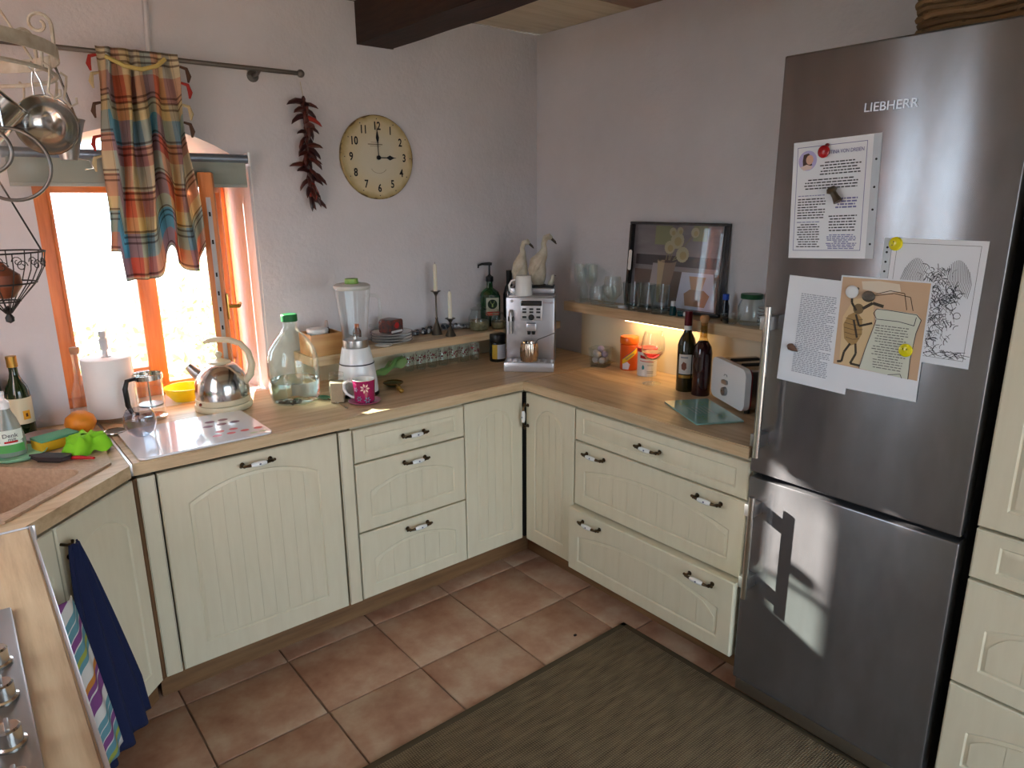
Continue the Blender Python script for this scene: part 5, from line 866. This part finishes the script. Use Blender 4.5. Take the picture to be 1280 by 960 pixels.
# ================= FRIDGE DOOR PAPERS AND MAGNETS
def sheet(name, label, y, z, w, h, ang, off, sleeve_w=0):
    t = thing(name, label, 'paper', (-.5985-off, y, z), rot=(0, 0, 0)); t.rotation_euler = (Matrix.Rotation(RB, 4, 'Z') @ RY(-ang)).to_euler()
    B().box((w/2, 0, -h/2), (w, .0006, h), paper).obj('sheet', t)
    if sleeve_w:
        B().box((w+sleeve_w/2, 0, -h/2), (sleeve_w, .0006, h), M('plastic_sleeve', (206, 212, 220), .2, alpha=.75)).obj('punched_edge', t)
        for q in (.2, .42, .6, .88): B().flat(circ(w+sleeve_w*.5, -h*q, .003, 10), -.0006, dark).obj('punch_hole', t, smooth=False)
    return t
def lines(t, x0, x1, z0, z1, n_, mat, just='l', hh=.42):
    b = B(); k = b.mi(mat); dz = (z1-z0)/n_
    for i in range(n_):
        e = x1-(rnd(0, .35)*(x1-x0) if i % 5 == 4 else rnd(0, .06)*(x1-x0)); s = x0
        if just == 'c': d = (x1-e); s = x0+d/2+rnd(0, .1)*(x1-x0); e = x1-(s-x0)
        x = s; z = z0+dz*(i+.5)
        while x < e-.002:
            w = min(rnd(.004, .014), e-x); q = dz*hh/2; b.face([b.bm.verts.new((a, -.0005, c)) for a, c in ((x, z-q), (x+w, z-q), (x+w, z+q), (x, z+q))], k); x += w+.0022
    b.obj('text_lines', t, smooth=False)['kind'] = 'stuff'
P = lambda t, nm, poly, mat, d=0: B().flat(poly, -.0006-.0001*d, mat).obj(nm, t, smooth=False)
t = sheet('flyer', 'white flyer in clear sleeve with round portrait and lilac heading', -1.760, 1.806, .214, .31, .045, .0006, .02)
for a, c in (((.012, -.014), (.2, -.0155)), ((.012, -.288), (.2, -.2895)), ((.012, -.014), (.0135, -.2895)), ((.1985, -.014), (.2, -.2895))): P(t, 'border', [a, (c[0], a[1]), c, (a[0], c[1])], inkblue)
P(t, 'portrait_ground', circ(.042, -.05, .026, 28), M('lilac', (186, 178, 222), .5)); P(t, 'portrait_hair', [(.03, -.034), (.044, -.031), (.052, -.04), (.05, -.05), (.056, -.062), (.046, -.066), (.03, -.068), (.028, -.05)], M('hair_brown', (74, 52, 46), .6), 1); P(t, 'portrait_face', circ(.048, -.048, .0105, 14, 1.2), M('skin_print', (216, 172, 150), .6), 2); P(t, 'portrait_shoulder', [(.022, -.066), (.04, -.06), (.058, -.066), (.052, -.073), (.032, -.075)], M('skin_print2', (224, 200, 192), .6), 2)
text('CHRISTINA VON DREIEN', .0135, M('heading_lilac', (104, 104, 160), .6), t, (.134, -.0008, -.034), sx=.78); lines(t, .075, .19, -.092, -.055, 5, ink, 'c'); lines(t, .03, .19, -.128, -.098, 4, ink, 'c'); lines(t, .02, .10, -.205, -.148, 8, ink); lines(t, .02, .10, -.145, -.14, 1, inkblue); lines(t, .02, .09, -.282, -.216, 10, ink, 'c'); lines(t, .02, .09, -.215, -.21, 1, inkblue); lines(t, .105, .19, -.24, -.195, 6, ink, 'c'); lines(t, .105, .19, -.286, -.246, 9, inkblue, 'c', .55); lines(t, .125, .185, -.18, -.15, 4, inkblue, 'c', .55)
t = sheet('engraving_print', 'black and white etching sheet with sweeping dark strokes in clear sleeve', -2.052, 1.5615, .212, .302, -.005, .0012)
B().box((-.011, 0, -.151), (.02, .0006, .302), MATS['plastic_sleeve']).obj('punched_edge', t)
for q in (.08, .12, .2, .28): P(t, 'punch_hole', circ(-.011, -.302*q, .003, 10), dark)
b = B(); k = b.mi(ink)
def stroke(pts, w):
    for (x, z), (x2, z2) in zip(pts, pts[1:]):
        d = Vector((x2-x, z2-z)); 
        if d.length < 1e-6: continue
        d = d.normalized()*w; b.face([b.bm.verts.new((p, -.0005, q)) for p, q in ((x-d.y, z+d.x), (x+d.y, z-d.x), (x2+d.y, z2-d.x), (x2-d.y, z2+d.x))], k)
for i in range(330):
    a = rnd(0, 6.28); r = rnd(0, 1)**.6; cx, cz = .115+.05*r*math.cos(a)+.012*math.sin(i), -.17+.105*r*math.sin(a); L = rnd(.008, .022); th = rnd(-.5, .5)+(1.2 if cx < .115 else 1.9); c = rnd(-1.2, 1.2)
    stroke([(cx+L*s*math.cos(th+c*s), cz+L*s*math.sin(th+c*s)) for s in (0, .35, .7, 1)], rnd(.0003, .0009))
for s in (-1, 1):
    for i in range(16): q = i/16; x, z = .11+s*(.02+.055*q), -.07-.012*q; stroke([(x, z+.03*math.sin(q*3)), (x+s*.008, z-.02), (x+s*.004, z-.035-.02*q)], .0005)
for i in range(60): x = rnd(.03, .19); stroke([(x, -.262-rnd(0, .025)), (x+rnd(.01, .025), -.262-rnd(0, .025))], .0006)
for i in range(8):
    cx, cz, R = .155+rnd(-.02, .02), -.17+rnd(-.05, .05), rnd(.006, .013); stroke([(cx+R*math.cos(j*.5), cz+R*math.sin(j*.5)) for j in range(13)], .0007)
for a, c in (((.012, -.012), (.198, -.012)), ((.198, -.012), (.198, -.285)), ((.012, -.285), (.198, -.285)), ((.012, -.012), (.012, -.285))): stroke([a, c], .0004)
b.obj('etching_strokes', t, smooth=False)['kind'] = 'stuff'
t = sheet('letter', 'white typed letter with dense grey lines behind the beetle sheet', -1.784, 1.449, .205, .306, -.035, .0018); lines(t, .042, .15, -.275, -.045, 44, M('ink_grey', (142, 146, 160), .7), 'l', .45)
t = sheet('beetle_sheet', 'printed sheet with cartoon beetle holding a scroll of verse', -1.933, 1.4595, .226, .305, -.0, .003); P(t, 'print_ground', [(.004, -.004), (.222, -.004), (.222, -.25), (.004, -.242)], M('pr_peach', (206, 172, 140), .6))
P(t, 'print_patch', [(.055, -.012), (.1, -.008), (.15, -.012), (.155, -.03), (.11, -.04), (.06, -.032)], M('pr_pale', (222, 206, 186), .6), 1); lines(t, .066, .145, -.034, -.012, 4, ink, 'c', .3)
P(t, 'print_glow', [(.016, -.11), (.04, -.06), (.09, -.05), (.10, -.13), (.07, -.24), (.02, -.24)], M('pr_glow', (218, 190, 146), .6), 1)
bt, bd2 = M('pr_beetle', (122, 100, 66), .6), M('pr_beetle_dark', (66, 54, 40), .6)
P(t, 'beetle_shell', [(.02, -.13), (.03, -.105), (.05, -.092), (.068, -.11), (.072, -.15), (.06, -.178), (.045, -.186), (.026, -.168)], M('pr_shell', (172, 136, 84), .6), 3); P(t, 'beetle_chest', circ(.055, -.085, .014, 16), bt, 4); P(t, 'beetle_head', circ(.077, -.05, .017, 18, .85), bd2, 4)
b = B(); k = b.mi(bd2); 
for x0, x1, z in ((.024, .07, -.112), (.022, .073, -.125), (.023, .073, -.138), (.025, .071, -.151), (.03, .067, -.164)): stroke([(x0, z), ((x0+x1)/2, z-.004), (x1, z)], .0006)
for pts, w in (([(.05, -.09), (.036, -.07), (.034, -.045), (.05, -.03)], .003), ([(.066, -.083), (.09, -.066), (.118, -.072)], .004), ([(.05, -.1), (.062, -.13), (.095, -.118)], .0028), ([(.046, -.115), (.056, -.148), (.06, -.162)], .0028), ([(.044, -.18), (.03, -.205), (.026, -.232), (.014, -.234)], .003), ([(.058, -.178), (.062, -.205), (.05, -.234), (.076, -.236)], .003), ([(.09, -.044), (.13, -.03), (.165, -.034), (.175, -.075)], .0008), ([(.09, -.047), (.14, -.036), (.18, -.042), (.19, -.075)], .0008)): stroke(pts, w)
for v in b.bm.verts: v.co.y = -.0013
b.obj('beetle_lines', t, smooth=False); b = B(); k = b.mi(ink)
P(t, 'scroll', [(.098, -.085), (.108, -.078), (.2, -.082), (.212, -.095), (.205, -.13), (.2, -.2), (.2, -.25), (.075, -.243), (.085, -.19), (.104, -.115)], M('pr_scroll', (212, 214, 198), .6), 5)
for pts in ([(.104, -.104), (.095, -.092), (.102, -.08), (.13, -.08), (.2, -.084), (.212, -.096), (.204, -.13), (.199, -.2), (.2, -.25)], [(.104, -.106), (.16, -.106), (.197, -.112), (.2, -.09)], [(.104, -.108), (.085, -.19), (.075, -.243)], [(.15, -.247), (.18, -.24), (.185, -.25)]): stroke(pts, .0008)
for v in b.bm.verts: v.co.y = -.0015
b.obj('scroll_outline', t, smooth=False); o = None
lines(t, .1, .19, -.236, -.118, 17, M('ink_mid', (110, 108, 104), .7), 'c', .32); t.children[-1].location.y = -.001
def magnet(name, lab, y, z, off, parts):
    t = thing(name, lab, 'magnet', (-.5985-off, y, z), RB)
    for nm, bb in parts: bb.obj(nm, t)
    return t
dome = [(0, 0), (.0165, 0), (.0172, .002), (.015, .006), (.008, .009), (0, .0098)]
for y, z, off, rt, lab in ((-2.0605, 1.547, .0020, -1.2, 'yellow smiley face magnet on the corner of the etching'), (-2.119, 1.2835, .0048, .1, 'yellow smiley face magnet on the beetle sheet scroll')):
    mo = B().tube([(.0085*math.cos(a), -.0072-.0004, .0085*math.sin(a)) for a in [PI+.35+i*.24 for i in range(11)]], .0007, black, 5, T=RY(rt)); ey = B()
    t = magnet('smiley_magnet', lab, y, z, off, [('dome', B().lathe(dome, M('smiley_yellow', (228, 214, 20), .25, coat=.5), 28, RX(PI/2))), ('smile', mo)])
    for s in (-1, 1): B().ball((s*.0045, -.0095, .004), (.0012, .0008, .002), black, 8, RY(rt)).obj('eye', t)
magnet('ladybird_magnet', 'shiny red beetle-shaped magnet on the flyer', -1.85, 1.779, .0015, [('shell', B().ball((0, -.006, 0), (.0165, .008, .0165), red, 20)), ('head', B().ball((.008, -.006, .016), (.006, .005, .005), M('red_dark', (110, 10, 18), .3), 10))])
magnet('bell_magnet', 'small brown bell-shaped magnet in the middle of the flyer', -1.897, 1.667, .0015, [('bell', B().lathe([(0, -.02), (.012, -.02), (.0085, -.004), (.008, .008), (.0145, .014), (.011, .022), (0, .025)], M('magnet_bronze', (92, 80, 66), .35, .7), 20, TR(0, -.016, 0) @ RY(-.6)))])
magnet('round_magnet', 'plain white round magnet on the top of the beetle sheet', -1.967, 1.418, .0048, [('dome', B().lathe(dome, white, 28, RX(PI/2)))])
magnet('pebble_magnet', 'flat grey-brown stone magnet over the beetle head', -2.012, 1.411, .0048, [('stone', B().ball((0, -.004, 0), (.0165, .005, .013), M('magnet_stone', (104, 94, 84), .5, var=(84, 74, 66), vs=60), 18))])
magnet('drop_magnet', 'brown leaf-shaped magnet at the edge of the letter', -1.816, 1.243, .0032, [('drop', B().tube([(-.013, -.005, .006), (-.006, -.006, .003), (.004, -.006, -.002), (.016, -.004, -.008)], [.006, .0105, .008, .001], M('magnet_brown', (110, 78, 62), .5), 12))])
# wicker basket on the fridge
t = thing('wicker_basket', 'brown wicker basket standing on top of the fridge', 'basket', (-.33, -2.14, 2.0365), 0); wk = [M('wicker_a', (132, 100, 66), .75, bump=.4, bs=90), M('wicker_b', (104, 78, 50), .75, bump=.4, bs=90)]
loop = rrect(-.2, -.135, .2, .135, .05, 6); NL = len(loop); import itertools
dense = []
for i in range(NL):
    a, c = Vector(loop[i]), Vector(loop[(i+1) % NL]); m_ = max(1, int((c-a).length/.02))
    for j in range(m_): dense.append(a+(c-a)*j/m_)
for r in range(13): B().tube([((p.x)*(1+.012*(1 if (i//3+r) % 2 else -1))*(1+.008*r), p.y*(1+.012*(1 if (i//3+r) % 2 else -1))*(1+.008*r), .012+.0165*r+.002*math.sin(i*.9+r)) for i, p in enumerate(dense)], .0088, wk[r % 2], 7, True).obj('woven_strand', t)
for i in range(0, len(dense), 5): p = dense[i]; B().tube([(p.x*.995, p.y*.995, 0.004), (p.x*1.09, p.y*1.09, .225)], .006, wk[1], 6).obj('stake', t)
B().prism([(x*.99, y*.99) for x, y in loop], .003, .01, wk[0], 'xy').obj('bottom', t)
